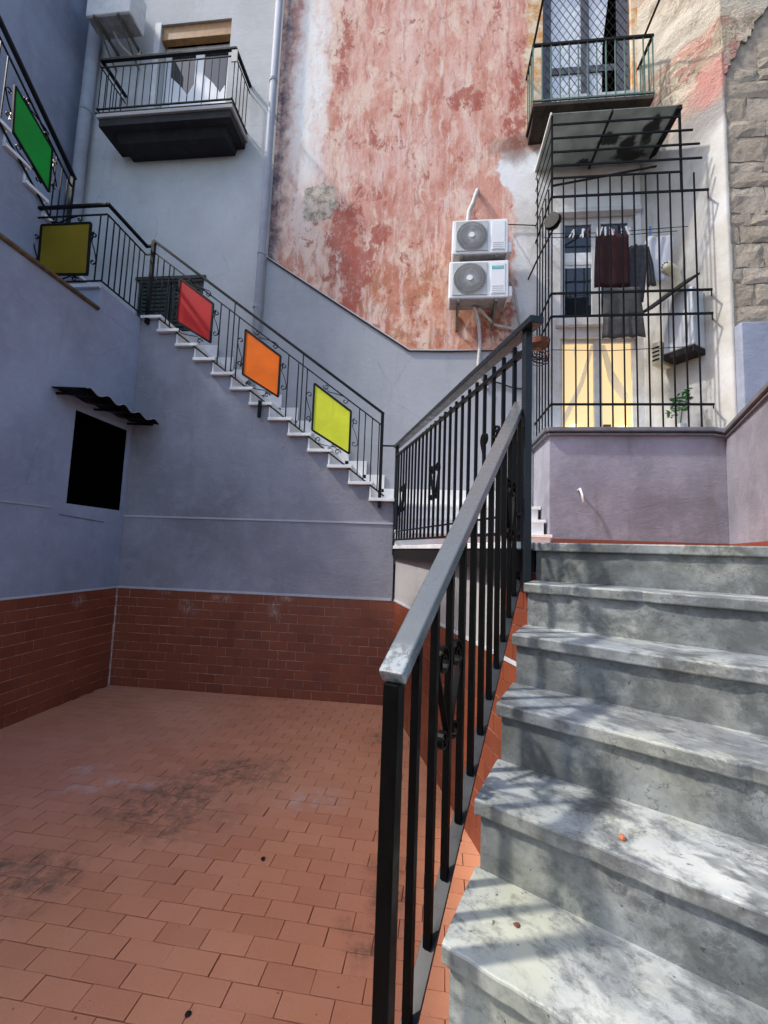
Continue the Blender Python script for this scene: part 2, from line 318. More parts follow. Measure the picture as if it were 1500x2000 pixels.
def peel_mat():
    m = Mat('peeling pale plaster over masonry', .92)
    w = m.wobble(.5, 2.5); wx, wy, wz = m.sep(w)
    wh = m.mix(m.mp(m.noise(1.3, 8, .68), .42, .66), (0.54, 0.54, 0.53), (0.38, 0.36, 0.31))
    st = m.noise(2.4, 8, .72, v=m.scale(m.P, (3, 3, .45))); wh = m.mix(m.mp(st, .54, .68, 0, .65), wh, (0.38, 0.35, 0.29))
    q = m.scale(w, (1.0, .55, 1.5))
    n = m.noise(2.2, 10, .70, v=q); n2 = m.noise(3.0, 10, .72, v=m.vadd(q, (4, 2, 6)))
    pe = m.mix(m.mp(n, .44, .54), (0.36, 0.29, 0.21), (0.70, 0.59, 0.45))
    pe = m.mix(m.mp(n2, .53, .58, 0, .8), pe, (0.55, 0.25, 0.20))
    pe = m.mix(m.mp(m.noise(2.0, 10, .72, v=m.vadd(q, (1, 8, 3))), .52, .58, 0, .85), pe, (0.72, 0.64, 0.52))
    e = m.math('ABSOLUTE', m.math('SUBTRACT', n, .515)); pe = m.mix(m.mp(e, .0, .012, .85, 0), pe, (0.07, 0.055, 0.045))
    pe = m.mix(m.mp(m.noise(4.2, 10, .76, v=m.vadd(q, (9, 3, 1))), .56, .64, 0, .9), pe, (0.17, 0.145, 0.13))
    k = m.mp(wz, 6.95, 7.15, 0, 1, True)
    gk = m.blob((3.05, 5.1, 7.0), (.40, .6, .45), w, .7)
    pk = m.blob((3.2, 4.95, 7.35), (.30, .5, .38), w, .6)
    tp = m.mp(wz, 8.0, 8.25, 0, 1, True)
    col = m.mix(k, wh, pe); col = m.mix(m.math('MULTIPLY', tp, m.mp(m.noise(1.2, 5, .5, v=w), .40, .5)), col, (0.64, 0.58, 0.48))
    col = m.mix(m.math('MULTIPLY', gk, .75), col, (0.22, 0.20, 0.19)); col = m.mix(m.math('MULTIPLY', pk, .8), col, (0.58, 0.26, 0.23))
    m.color(col); m.bump(m.math('ADD', m.math('MULTIPLY', n, 2.5), m.noise(25, 6, .7)), m.mp(m.sep()[2], 6.6, 7.3, .12, .9), .05); return m
M['peel'] = peel_mat()
def stone_mat():
    m = Mat('grey brown tuff stone', .95)
    r = m.rnd(); n = m.noise(3.5, 9, .75); base = m.mix(r, (0.44, 0.375, 0.295), (0.56, 0.485, 0.395))
    base = m.mix(m.mp(n, .48, .66, 0, .7), base, (0.30, 0.255, 0.20)); base = m.mix(m.mp(m.noise(16, 6, .8), .58, .68, 0, .7), base, (0.12, 0.10, 0.085))
    base = m.mix(m.mp(m.noise(1.5, 6, .6), .56, .68, 0, .6), base, (0.60, 0.50, 0.45))
    m.color(base); m.bump(m.math('ADD', m.math('MULTIPLY', n, 2), m.noise(30, 6, .8)), 1.0, .03); return m
M['stone'] = stone_mat()
M['mortar'] = simple('crumbly mortar', (0.33, 0.28, 0.225), .95, 0, .3, 12, .8)
def sheet_mat():
    m = Mat('grimy translucent roof sheet', .5)
    n = m.noise(3, 7, .7); base = m.mix(m.mp(n, .4, .7), (0.27, 0.31, 0.295), (0.44, 0.475, 0.455))
    w = m.wobble(.2, 9)
    k = None
    for c, r in (((2.15, 5.3, 7), (.16, .10, 1)), ((2.4, 5.42, 7), (.12, .2, 1)), ((2.6, 5.2, 7), (.10, .25, 1)), ((2.5, 5.55, 7), (.25, .10, 1)), ((1.95, 5.62, 7), (.14, .06, 1))):
        b = m.blob(c, r, w, .4); k = b if k is None else m.math('MAXIMUM', k, b)
    base = m.mix(m.math('MULTIPLY', k, .92), base, (0.03, 0.03, 0.028))
    m.color(base); m.b.inputs['Transmission Weight'].default_value = 0.0
    tr = m.nd('ShaderNodeBsdfTranslucent'); mx = m.nd('ShaderNodeMixShader'); out = m.t.nodes['Material Output']
    m.put(tr.inputs[0], base); mx.inputs[0].default_value = .45
    m.t.links.new(m.b.outputs[0], mx.inputs[1]); m.t.links.new(tr.outputs[0], mx.inputs[2]); m.t.links.new(mx.outputs[0], out.inputs['Surface'])
    return m
M['sheet'] = sheet_mat()
def mm(k): 
    if isinstance(k, bpy.types.Material): return k
    v = M[k]; return v.m if isinstance(v, Mat) else v

def panelmat(name, c, rough=.45):
    m = Mat(name, rough, 0, .15)
    n = m.noise(2.5, 6, .6); col = m.mix(m.mp(n, .38, .64), sc3(c, .86), sc3(c, 1.06))
    st = m.noise(4, 7, .7, v=m.scale(m.P, (4, 4, .5))); col = m.mix(m.mp(st, .56, .72, 0, .28), col, tuple(x*.6+.012 for x in c))
    sp = m.noise(60, 4, .7); col = m.mix(m.mp(sp, .66, .72, 0, .5), col, tuple(x*.4+.03 for x in c))
    m.color(col); m.rough(m.mp(n, .3, .7, rough-.1, rough+.2)); m.bump(m.noise(3, 3, .5), .08, .01); return m
for k, nm, c in (('red', 'red enamel sheet', (0.52, 0.016, 0.020)), ('orange', 'orange enamel sheet', (0.92, 0.17, 0.006)), ('yellow', 'lemon yellow enamel sheet', (0.74, 0.78, 0.045)), ('green', 'green enamel sheet', (0.008, 0.32, 0.04)), ('olive', 'ochre yellow enamel sheet', (0.22, 0.155, 0.008))): M[k] = panelmat(nm, c)
# ------------------------------------------------------------------ mesh helper
ROOT = {}
class MB:
    def __init__(self): self.v = []; self.f = []
    def add(self, vs, fs):
        n = len(self.v); self.v += [tuple(p) for p in vs]; self.f += [tuple(i+n for i in q) for q in fs]; return self
    def box(self, a, b):
        x0, x1 = sorted((a[0], b[0])); y0, y1 = sorted((a[1], b[1])); z0, z1 = sorted((a[2], b[2]))
        return self.hexa([(x0, y0, z0), (x1, y0, z0), (x1, y1, z0), (x0, y1, z0), (x0, y0, z1), (x1, y0, z1), (x1, y1, z1), (x0, y1, z1)])
    def hexa(self, v): return self.add(v, [(3, 2, 1, 0), (4, 5, 6, 7), (0, 1, 5, 4), (1, 2, 6, 5), (2, 3, 7, 6), (3, 0, 4, 7)])
    def prism(self, poly, z0, z1):     # plan polygon (ccw) extruded in z
        n = len(poly); vs = [(x, y, z0) for x, y in poly]+[(x, y, z1) for x, y in poly]
        return self.add(vs, [tuple(range(n-1, -1, -1)), tuple(range(n, 2*n))]+[(i, (i+1) % n, (i+1) % n+n, i+n) for i in range(n)])
    def slab(self, pts, d):            # 3D polygon thickened by vector d
        n = len(pts); d = Vector(d); vs = [Vector(p) for p in pts]; vs = vs+[p+d for p in vs]
        return self.add(vs, [tuple(range(n-1, -1, -1)), tuple(range(n, 2*n))]+[(i, (i+1) % n, (i+1) % n+n, i+n) for i in range(n)])
    def bar(self, p, q, w, h, up=(0, 0, 1)):   # square bar; w sideways, h along up
        p = Vector(p); q = Vector(q); d = (q-p).normalized(); up = Vector(up)
        if abs(d.dot(up)) > .98: up = Vector((0, 1, 0))
        s = d.cross(up).normalized(); u = s.cross(d)
        s *= w/2; u *= h/2
        return self.hexa([p-s-u, p+s-u, q+s-u, q-s-u, p-s+u, p+s+u, q+s+u, q-s+u])
    def vbar(self, p, q, w, d, ax=(1, 0, 0)):  # upright bar, horizontal axes ax (width w) and its normal (depth d), ends cut level
        p = Vector(p); q = Vector(q); a = Vector(ax).normalized(); b = Vector((-a.y, a.x, 0)); a *= w/2; b *= d/2
        return self.hexa([p-a-b, p+a-b, p+a+b, p-a+b, q-a-b, q+a-b, q+a+b, q-a+b])
    def tube(self, pts, r, n=8):
        pts = [Vector(p) for p in pts]; rs = r if isinstance(r, (list, tuple)) else [r]*len(pts)
        rings = []; prev = None
        for i, p in enumerate(pts):
            d = (pts[min(i+1, len(pts)-1)]-pts[max(i-1, 0)]).normalized()
            if prev is None:
                a = Vector((0, 0, 1)) if abs(d.z) < .9 else Vector((1, 0, 0)); s = d.cross(a).normalized()
            else:
                s = (prev-d*prev.dot(d)).normalized()
            prev = s; u = d.cross(s)
            rings.append([p+(s*math.cos(2*math.pi*k/n)+u*math.sin(2*math.pi*k/n))*rs[i] for k in range(n)])
        vs = [v for R in rings for v in R]; fs = []
        for i in range(len(rings)-1):
            for k in range(n): fs.append((i*n+k, i*n+(k+1) % n, (i+1)*n+(k+1) % n, (i+1)*n+k))
        fs += [tuple(range(n-1, -1, -1)), tuple(range((len(rings)-1)*n, len(rings)*n))]
        return self.add(vs, fs)
    def ribbon(self, pts, side, t):    # flat strip following pts, width vector 'side', thickness t
        pts = [Vector(p) for p in pts]; side = Vector(side)*.5
        vs = []; fs = []
        for i, p in enumerate(pts):
            d = (pts[min(i+1, len(pts)-1)]-pts[max(i-1, 0)]).normalized(); n = d.cross(side).normalized()*t/2
            vs += [p-side-n, p+side-n, p+side+n, p-side+n]
        for i in range(len(pts)-1):
            a = i*4; b = a+4
            fs += [(a, a+1, b+1, b), (a+1, a+2, b+2, b+1), (a+2, a+3, b+3, b+2), (a+3, a, b, b+3)]
        e = (len(pts)-1)*4; fs += [(3, 2, 1, 0), (e, e+1, e+2, e+3)]
        return self.add(vs, fs)
    def disc(self, c, ax, r, t, n=20):
        c = Vector(c); ax = Vector(ax).normalized(); return self.tube([c, c+ax*t], r, n)
    def mesh(self, name, off=(0, 0, 0)):
        o = Vector(off); me = bpy.data.meshes.new(name)
        me.from_pydata([(v[0]-o.x, v[1]-o.y, v[2]-o.z) for v in self.v], [], self.f); me.update(); return me
    def build(self, name, mat, parent=None, bevel=0.0, smooth=False, label=None, kind=None, seg=2):
        off = ROOT.get(parent.name, (0, 0, 0)) if parent else (0, 0, 0)
        me = self.mesh(name, off); me.materials.append(mm(mat))
        import bmesh
        bm = bmesh.new(); bm.from_mesh(me); bmesh.ops.recalc_face_normals(bm, faces=bm.faces); bm.to_mesh(me); bm.free()
        if smooth: 
            for p in me.polygons: p.use_smooth = True
        o = bpy.data.objects.new(name, me); C.objects.link(o)
        if parent: o.parent = parent; ROOT[o.name] = off
        if bevel:
            b = o.modifiers.new('bevel', 'BEVEL'); b.width = bevel; b.segments = seg; b.limit_method = 'ANGLE'; b.angle_limit = math.radians(40)
        if label: o['label'] = label
        if kind: o['kind'] = kind
        return o
def thing(name, label, cat, loc, group=None):
    o = bpy.data.objects.new(name, None); C.objects.link(o); o.location = loc; o.empty_display_size = .1
    o['label'] = label; o['category'] = cat
    if group: o['group'] = group
    ROOT[o.name] = tuple(loc); return o
def tag(o, label, cat, group=None):
    o['label'] = label; o['category'] = cat
    if group: o['group'] = group
    return o
def inst(name, me, mat, parent, loc, rotz=0.0, rnd=None):
    # one more object sharing a mesh, placed in world coordinates under its thing
    off = ROOT.get(parent.name, (0, 0, 0)); o = bpy.data.objects.new(name, me); C.objects.link(o); o.parent = parent
    o.location = Vector(loc)-Vector(off); o.rotation_euler = (0, 0, rotz) if not isinstance(rotz, tuple) else rotz
    return o
def bar_mesh(name, w, d, h, mat):     # upright bar with its foot at the origin
    b = MB().vbar((0, 0, 0), (0, 0, h), w, d); me = b.mesh(name); me.materials.append(mm(mat)); return me
def tile_mesh(name, w, h, t, mat, ch=.004):
    # slab w x h (x, y) of thickness t (z up), chamfered top edge
    b = MB(); x, y = w/2, h/2
    vs = [(-x, -y, 0), (x, -y, 0), (x, y, 0), (-x, y, 0), (-x, -y, t-ch), (x, -y, t-ch), (x, y, t-ch), (-x, y, t-ch),
          (-x+ch, -y+ch, t), (x-ch, -y+ch, t), (x-ch, y-ch, t), (-x+ch, y-ch, t)]
    fs = [(8, 9, 10, 11)]+[(i, (i+1) % 4, (i+1) % 4+4, i+4) for i in range(4)]+[(i+4, (i+1) % 4+4, (i+1) % 4+8, i+8) for i in range(4)]
    b.add(vs, fs); me = b.mesh(name); me.materials.append(mm(mat)); return me
def wall_holes(name, mat, parent, frame, u0, u1, v0, v1, holes, depth, **kw):
    # wall face in a frame (origin, U, V, N) with rectangular openings and reveals; N points outwards, body goes -N
    O, U, V, N = [Vector(x) for x in frame]; b = MB()
    us = sorted({u0, u1, *[h[0] for h in holes], *[h[1] for h in holes]}); vs = sorted({v0, v1, *[h[2] for h in holes], *[h[3] for h in holes]})
    P = lambda u, v, d=0: O+U*u+V*v-N*d
    for i in range(len(us)-1):
        for j in range(len(vs)-1):
            cu, cv = (us[i]+us[i+1])/2, (vs[j]+vs[j+1])/2
            if any(h[0] < cu < h[1] and h[2] < cv < h[3] for h in holes): continue
            b.slab([P(us[i], vs[j]), P(us[i+1], vs[j]), P(us[i+1], vs[j+1]), P(us[i], vs[j+1])], -N*depth)
    # weld coincident vertices and drop inner faces
    import bmesh
    off = ROOT.get(parent.name, (0, 0, 0)); me = b.mesh(name, off); bm = bmesh.new(); bm.from_mesh(me)
    bmesh.ops.remove_doubles(bm, verts=bm.verts, dist=1e-5)
    seen = {}
    for f in bm.faces: seen.setdefault(tuple(sorted(v.index for v in f.verts)), []).append(f)
    bmesh.ops.delete(bm, geom=[f for l in seen.values() if len(l) > 1 for f in l], context='FACES_ONLY')
    bmesh.ops.recalc_face_normals(bm, faces=bm.faces); bm.to_mesh(me); bm.free()
    me.materials.append(mm(mat)); o = bpy.data.objects.new(name, me); C.objects.link(o); o.parent = parent; ROOT[o.name] = off
    for k, v in kw.items(): o[k] = v
    return o
def spiral(c, r0, r1, a0, a1, n=14):
    return [(c[0]+(r0+(r1-r0)*i/n)*math.cos(a0+(a1-a0)*i/n), c[1]+(r0+(r1-r0)*i/n)*math.sin(a0+(a1-a0)*i/n)) for i in range(n+1)]

# ================================================================== dimensions recovered from the photograph
YB, XL, YP, LZ = 4.806, -3.649, 5.70, 1.7165        # stair wall, left wall, rear walls, landing level
ZT = 1.112                                          # top of the red tiling
A0 = -0.5278; E = Vector((math.cos(A0), math.sin(A0), 0)); V = Vector((0.0850, 0.2148, 0)); P0 = Vector((0.0442, 0.9649, 0.8596)); RR = 0.17137
HD = V.normalized(); RUN = V.length; NN = Vector((HD.y, -HD.x, 0))
GA = Vector((-.39, 4.79, 0)); GB = Vector((.44, 2.04, 0)); GD = (GB-GA).normalized(); GL = (GB-GA).length

# ================================================================== ground
fl = MB().prism([(-5.7, -3), (7, -3), (7, 5.7), (-5.7, 5.7)], -.3, -.0045)
floor = fl.build('courtyard_floor', 'joint'); floor['kind'] = 'structure'; floor['label'] = 'red terracotta tiled courtyard floor'
TW, TH = .2005, .0985
ft = tile_mesh('floor_tile', TW-.0034, TH-.0034, .0135, 'tile', .0013)
th = math.radians(-1.7); ux = Vector((math.cos(th), math.sin(th), 0)); uy = Vector((-math.sin(th), math.cos(th), 0))
O = Vector((-.693, 1.985, -.012)); cells = []
def clip_floor(p):
    if p.x < XL-.02 or p.y > YB+.06 or p.y < -1.2: return False
    # right limit: wall under landing and side of the steps
    if p.y > 2.0:
        t = (p.y-4.8)/(2.04-4.8); lim = -.36+t*(.47+.36)
    else: lim = .46+(p.y-2.04)*(.085/.2148)
    return p.x < lim+.12
for j in range(-34, 31):
    for i in range(-20, 10):
        p = O+ux*((i+(.5 if j % 2 else 0))*TW)+uy*(j*TH)
        if clip_floor(p): cells.append(p)
def key(p):
    infr = (p.y > 1.35) and (p.x > -1.0*p.y-.2) and p.x < .35
    return (0 if infr else 1, p.length)
cells.sort(key=key)
for p in cells[:300]:
    o = inst('floor_tile', ft, 'tile', floor, p+Vector((random.gauss(0, .0007), random.gauss(0, .0007), random.gauss(0, .0008))), th+random.gauss(0, .005))
    o.rotation_euler = (random.gauss(0, .007), random.gauss(0, .005), o.rotation_euler[2])
b = MB()
for p in cells[300:]:
    b.add([ux*v.co.x+uy*v.co.y+Vector((0, 0, v.co.z+random.gauss(0, .0004)))+p for v in ft.vertices] if False else [ux*v.co.x+uy*v.co.y+Vector((0, 0, v.co.z))+p for v in ft.vertices], [tuple(f.vertices) for f in ft.polygons])
b.build('floor_tile_field', 'tile', floor, kind='stuff')

def tile_wall(parent, org, U, N, length, z1, zlim=None, w=.2035, h=.1030, start=0.0, maxn=300):
    # running bond of tiles on a wall: org at floor level, U along, N outwards; zlim(u0,u1) gives the top of the surface
    U = Vector(U).normalized(); N = Vector(N).normalized(); rows = int(math.ceil(z1/h)); h = z1/rows; n = 0
    cache = {}; rest = MB()
    for j in range(rows):
        u = -w*(.5 if j % 2 else 0)-start % w
        while u < length:
            a, bb = max(u, 0), min(u+w, length); lo, hi = j*h, (j+1)*h
            u += w
            if zlim:
                hi = min(hi, zlim(a, bb))
            if bb-a < .02 or hi-lo < .015: continue
            k = (round(bb-a, 3), round(hi-lo, 3))
            if k not in cache: cache[k] = tile_mesh('wall_tile', k[0]-.0045, k[1]-.0045, .0035, 'wtile', .0008)
            me = cache[k]; c = Vector(org)+U*((a+bb)/2)+Vector((0, 0, (lo+hi)/2))+N*.001
            n += 1
            if n <= maxn:
                off = ROOT.get(parent.name, (0, 0, 0)); o = bpy.data.objects.new('wall_tile', me); C.objects.link(o); o.parent = parent
                R = Matrix((U, Vector((0, 0, 1)), N)).transposed().to_4x4()
                o.matrix_local = Matrix.Translation(c-Vector(off)+N*random.gauss(0, .0005)) @ R @ Matrix.Rotation(random.gauss(0, .004), 4, 'Z') @ Matrix.Rotation(random.gauss(0, .004), 4, 'X') @ Matrix.Rotation(random.gauss(0, .003), 4, 'Y')

# ================================================================== left blue wall with small window
lw = thing('courtyard_wall', 'tall blue grey plaster wall on the left with a small dark window and red tiles below', 'wall', (XL, 3, 0))
fr = ((XL, 0, 0), (0, 1, 0), (0, 0, 1), (1, 0, 0))
wall_holes('wall', 'blue', lw, fr, -1.5, YB-.002, 0, 4.17, [(3.97, 4.735, 2.02, 2.99)], .30)
MB().box((XL-.30, 4.13, 4.172), (XL, YB-.002, 4.43)).build('raised_wall', 'blue', lw)
MB().box((-4.5, -1.5, 3.9), (XL-.302, 4.128, 4.165)).build('terrace', 'beige', lw)
MB().box((-5.69, 4.13, 3.9), (XL-.302, YP-.01, 4.43)).build('upper_landing', 'blue', lw)
b = MB().box((XL+.002, 4.128, 4.405), (-4.52, 4.09, 4.445)); b.build('landing_ledge', 'white_line', lw)
MB().tube([(XL+.012, -1.5, 4.165), (XL+.014, 1.5, 4.168), (XL+.012, 4.11, 4.165)], .022, 8).build('coping', 'coping_ochre', lw, smooth=True)
MB().box((XL-.001, -1.5, ZT+.003), (XL+.011, YB-.01, ZT+.022)).build('ledge', 'white_line', lw)
MB().box((XL-.001, -1.5, 1.955), (XL+.009, 3.80, 1.972)).build('ledge', 'dado', lw)
MB().box((XL, -1.5, 0.0), (XL+.0015, YB-.01, ZT)).build('tile_bed', 'wjoint', lw)
tile_wall(lw, (XL+.002, 1.6, 0), (0, 1, 0), (1, 0, 0), YB-.016-1.6, ZT, start=.07)
win = MB()
win.box((XL-.29, 3.972, 2.022), (XL-.27, 4.733, 2.988)); wn = win.build('window', 'dark', lw)
b = MB()
for k in range(9): b.tube([(XL-.16, 4.02+.085*k, 2.03), (XL-.16, 4.02+.085*k, 2.98)], .004, 5)
for k in range(5): b.tube([(XL-.165, 3.975, 2.15+.2*k), (XL-.165, 4.73, 2.15+.2*k)], .004, 5)
b.build('grille', 'dark', wn)
b = MB()
for s in ((3.972, 4.0), (4.705, 4.733)): b.box((XL-.268, s[0], 2.022), (XL-.008, s[1], 2.988))
b.box((XL-.268, 4.0, 2.022), (XL-.012, 4.705, 2.05)); b.box((XL-.268, 4.0, 2.96), (XL-.012, 4.705, 2.988)); b.build('frame', 'dark', wn)  # black lining hides the reveal; darkness of the opening put into colour
# scratches and cracks as thin raised plaster scars
MB().bar((XL+.001, 3.9, 1.90), (XL+.001, 4.5, 1.865), .006, .012, (0, 0, 1)).build('plaster_scar', 'coping', lw)

# corrugated hood
hd = MB(); n = 57; top = []; bot = []
vs = []
for i in range(n):
    t = i/(n-1); y = 3.66+1.125*t; wv = .022*math.sin(t*2*math.pi*4.5+.6)*(1 if t > .04 else .3)
    for s in range(4):
        q = s/3; x = XL+.004+(.35+.012*math.sin(7*t))*q; z = 3.105-.015*q+wv*(.35+.65*q)
        vs += [(x, y, z), (x, y, z+.008)]
fs = []
for i in range(n-1):
    for s in range(3):
        a = (i*4+s)*2; bb = a+8; fs += [(a, a+2, bb+2, bb), (a+1, bb+1, bb+3, a+3)]
    a = (i*4)*2; fs.append((a, a+8, a+9, a+1)); a = (i*4+3)*2; fs.append((a, a+1, a+9, a+8))
for i in (0, n-1):
    for s in range(3): a = (i*4+s)*2; fs.append((a, a+1, a+3, a+2))
hd.add(vs, fs)
hood = thing('corrugated_hood', 'black corrugated sheet hood sticking out over the small dark wall window', 'awning', (XL, 4.2, 3.1))
hd.build('corrugated_sheet', 'black', hood, smooth=True)
for y in (3.72, 4.2, 4.72): MB().bar((XL+.005, y, 3.068), (XL+.33, y, 3.056), .02, .02).build('support_bar', 'black', hood)
M['hood_edge'] = simple('pale sheet edge', (0.40, 0.42, 0.46), .6)
b = MB(); b.ribbon([(XL+.358+.012*math.sin(7*i/56), 3.66+1.125*i/56, 3.101+.022*math.sin(i/56*2*math.pi*4.5+.6)) for i in range(57)], (.012, 0, 0), .006); b.build('pale_edge', 'hood_edge', hood)  # paler strip along the outer lip of the hood

# ================================================================== stair wall under the second flight
RISE, GO, ZB0, XB0 = .1843, .2465, 2.247, -.676     # treads of the flight along the wall
sw = thing('courtyard_wall', 'lavender plaster wall below the climbing white steps with dark red tiles at its foot', 'wall', (-2, YB, 0))
def tread_z(n): return ZB0+RISE*n
b = MB()
for n in range(0, 13):
    xl = XB0-GO*n; xr = xl+GO if n else -.392
    if n == 12: xl = XL+.0; 
    b.prism([(xl, YB), (xr, YB), (xr, YP-.035), (xl, YP-.035)], 0 if n == 0 else 0, tread_z(n)-.037)
import bmesh as _bm
wall2 = b.build('wall', 'lav', sw)
MB().box((XL+.012, YB-.012, ZT+.003), (-.40, YB-.0005, ZT+.027)).build('ledge', 'white_line', sw)
MB().box((XL+.003, YB-.010, 1.955), (-.40, YB-.0005, 1.976)).build('ledge', 'white_line', sw)
MB().box((XL+.002, YB-.0015, 0), (-.37, YB-.0004, ZT)).build('tile_bed', 'wjoint', sw)
tile_wall(sw, (XL+.014, YB-.002, 0), (1, 0, 0), (0, -1, 0), 3.27, ZT, start=.05)

# ================================================================== white steps along the stair wall
s2 = thing('marble_staircase', 'pale marble steps climbing left along the lavender wall behind the coloured panels', 'staircase', (-.4, 5.2, LZ))
for n in range(0, 13):
    xl = XB0-GO*n; xr = (xl+GO+.028) if n else 1.30
    x0 = xl-.012 if n < 12 else xl-.0
    y0 = YB-.052+random.gauss(0, .003) if n else YB-.02
    zt = tread_z(n)
    if n == 0:
        MB().prism([(xl-.012, YB-.052), (-.40, YB-.052), (-.40, 5.24), (1.30, 5.24), (1.30, YP-.036), (xl-.012, YP-.036)], zt-.035, zt).build('tread', 'marble_white', s2, bevel=.003)
    else:
        MB().box((x0, y0, zt-.035), (xr, YP-.036, zt)).build('tread', 'marble_white', s2, bevel=.003)
    if n < 12:
        MB().box((xl-.010, YB-.030, zt+.001), (xl+.006, YP-.037, zt+RISE-.036)).build('riser', 'marble_white', s2)
for n in range(0, 12):
    xl = XB0-GO*n; zt = tread_z(n)
    MB().box((xl+.008, YP-.056, zt+.001), ((xl+GO+.06) if n else 1.24, YP-.037, zt+.235)).build('skirting', 'marble_white', s2, bevel=.002)
for (y, z) in ((4.72, LZ+.1768), (4.98, LZ+.3536)):
    MB().box((-.385, y, z-.032), (1.29, y+.30, z)).build('tread', 'marble_white', s2, bevel=.003)
    MB().box((-.38, y+.03, z-.1755), (1.275, y+.05, z-.033)).build('riser', 'marble_white', s2)
MB().box((-.38, 5.27, LZ+.355), (1.275, 5.29, ZB0-.036)).build('riser', 'marble_white', s2)
MB().prism([(-.39, 4.85), (1.25, 4.85), (1.25, YP-.04), (-.39, YP-.04)], LZ-.2, LZ+.13).build('core', 'beige', s2)

# ================================================================== landing and the wall under it
WA = Vector((-.365, YB-.001, 0)); WB = Vector((.50, 2.06, 0)); WD = (WB-WA).normalized(); WN = Vector((WD.y, -WD.x, 0))
if WN.x > 0: WN = -WN
lwall = thing('courtyard_wall', 'grey beige plaster wall under the railed landing with red tiles seen through the balusters', 'wall', tuple(WA))
P5 = P0+V*5
MB().prism([(WA.x, WA.y), (WB.x, WB.y), (WB.x+.25, WB.y), (WA.x+.25, WA.y)], 0, LZ-.11).build('wall', 'beige', lwall)
Lw = (WB-WA).length
def along(a, z0, z1, u0, u1, n0, n1):
    p = WA+WD*u0; q = WA+WD*u1
    return [(p+WN*n0)+Vector((0, 0, z0)), (q+WN*n0)+Vector((0, 0, z0)), (q+WN*n0)+Vector((0, 0, z1)), (p+WN*n0)+Vector((0, 0, z1))]
MB().slab(along(0, ZT+.003, ZT+.022, .012, Lw, 0.0005, 0), WN*.010).build('ledge', 'white_line', lwall)
MB().slab(along(0, 0, ZT, .012, Lw, 0.0004, 0), WN*.001).build('tile_bed', 'wjoint', lwall)
tile_wall(lwall, tuple(WA+WD*.014+WN*.002), tuple(WD), tuple(WN), Lw-.014, ZT, start=.1)
tile_wall(lwall, tuple(WA+WD*(Lw-.36)+WN*.002+Vector((0, 0, ZT+.024))), tuple(WD), tuple(WN), .36, .44, start=.06)
# landing deck
land = MB().prism([(GA.x-.005, YB-.002), (GB.x-.03, GB.y+.01), ((P5+V*.3).x+.05, (P5+V*.3).y), ((P5+V*.3+E*3.4).x, (P5+V*.3+E*3.4).y), (3.9, 4.93), (-.39, 4.93)], LZ-.108, LZ-.024).build('landing', 'beige')
land['kind'] = 'structure'; land['label'] = 'raised landing between the two flights of marble steps'
MB().slab([(GA.x-.02, YB-.003, LZ-.03), (GB.x-.045, GB.y, LZ-.03), (GB.x+.10, GB.y+.04, LZ-.03), (GA.x+.13, YB-.003, LZ-.03)], (0, 0, .032)).build('marble_edge', 'marble_white', land, bevel=.003)
MB().slab([(GA.x-.008, YB-.003, LZ-.135), (GB.x-.035, GB.y, LZ-.135), (GB.x+.06, GB.y+.04, LZ-.135), (GA.x+.06, YB-.003, LZ-.135)], (0, 0, .1)).build('edge_beam', 'iron', land)
b = MB(); lt = tile_mesh('landing_tile', TW-.005, TH-.005, .020, 'tile', .002)
for j in range(45):
    for i in range(22):
        x = -.35+(i+(.5 if j % 2 else 0))*TW; y = 2.2-1.8+j*TH+.3
        t = (y-4.79)/(2.04-4.79); xl = -.39+t*.83+.26
        ny = (Vector((x, y, 0))-Vector((P5.x, P5.y, 0))); dist = ny.dot(Vector((-E.y, E.x, 0)))
        if x > xl and y < 4.70 and dist > .42 and x < 3.2: b.add([(v.co.x+x, v.co.y+y, v.co.z+LZ-.023) for v in lt.vertices], [tuple(f.vertices) for f in lt.polygons])
b.build('landing_tile_field', 'tile', land, kind='stuff')

# ================================================================== front marble steps
s1 = thing('marble_staircase', 'broad grey veined marble steps climbing at the right beside the black handrail', 'staircase', (.3, .8, 0))
Wd = 3.3
def pt(i, f, e): return P0+V*(i+f)+E*e
for i in range(-4, 6):
    z = P0.z+RR*i
    back = 1.13 if i < 5 else 2.0
    q = []; nr = random.Random(50+i); chip = 0
    for k in range(111):
        e = Wd*k/110; chip = max(0, chip*.45+(nr.uniform(.05, .22) if nr.random() < .07 else 0)); d = .004*nr.random()+.003*math.sin(e*3+i)+chip*.06
        q.append(pt(i, d/RUN if 0 < k < 110 else .01, e))
    q += [pt(i, back, Wd), pt(i, back, 0)]
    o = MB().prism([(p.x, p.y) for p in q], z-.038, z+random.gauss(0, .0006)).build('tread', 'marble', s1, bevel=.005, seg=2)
for i in range(-5, 5):
    z0 = P0.z+RR*i; z1 = z0+RR-.038
    q = [pt(i, 1.10, .014), pt(i, 1.10, Wd-.01), pt(i, 1.20, Wd-.01), pt(i, 1.20, .014)]
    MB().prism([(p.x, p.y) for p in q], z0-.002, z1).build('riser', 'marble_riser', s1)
b = MB()
for i in range(-5, 5):
    q = [pt(i, 1.205, .045), pt(i, 1.205, Wd-.05), pt(i, 2.205 if i < 4 else 2.0, Wd-.05), pt(i, 2.205 if i < 4 else 2.0, .045)]
    b.prism([(p.x, p.y) for p in q], 0, P0.z+RR*(i+1)-.04)
b.build('core', 'wjoint', s1)
SO = pt(-4, .2, .043); 
def stairlim(u0, u1):
    i = math.floor((u0/RUN)+.2-.20+1e-6)-4
    return P0.z+RR*i-.04 if i <= 5 else 1.6
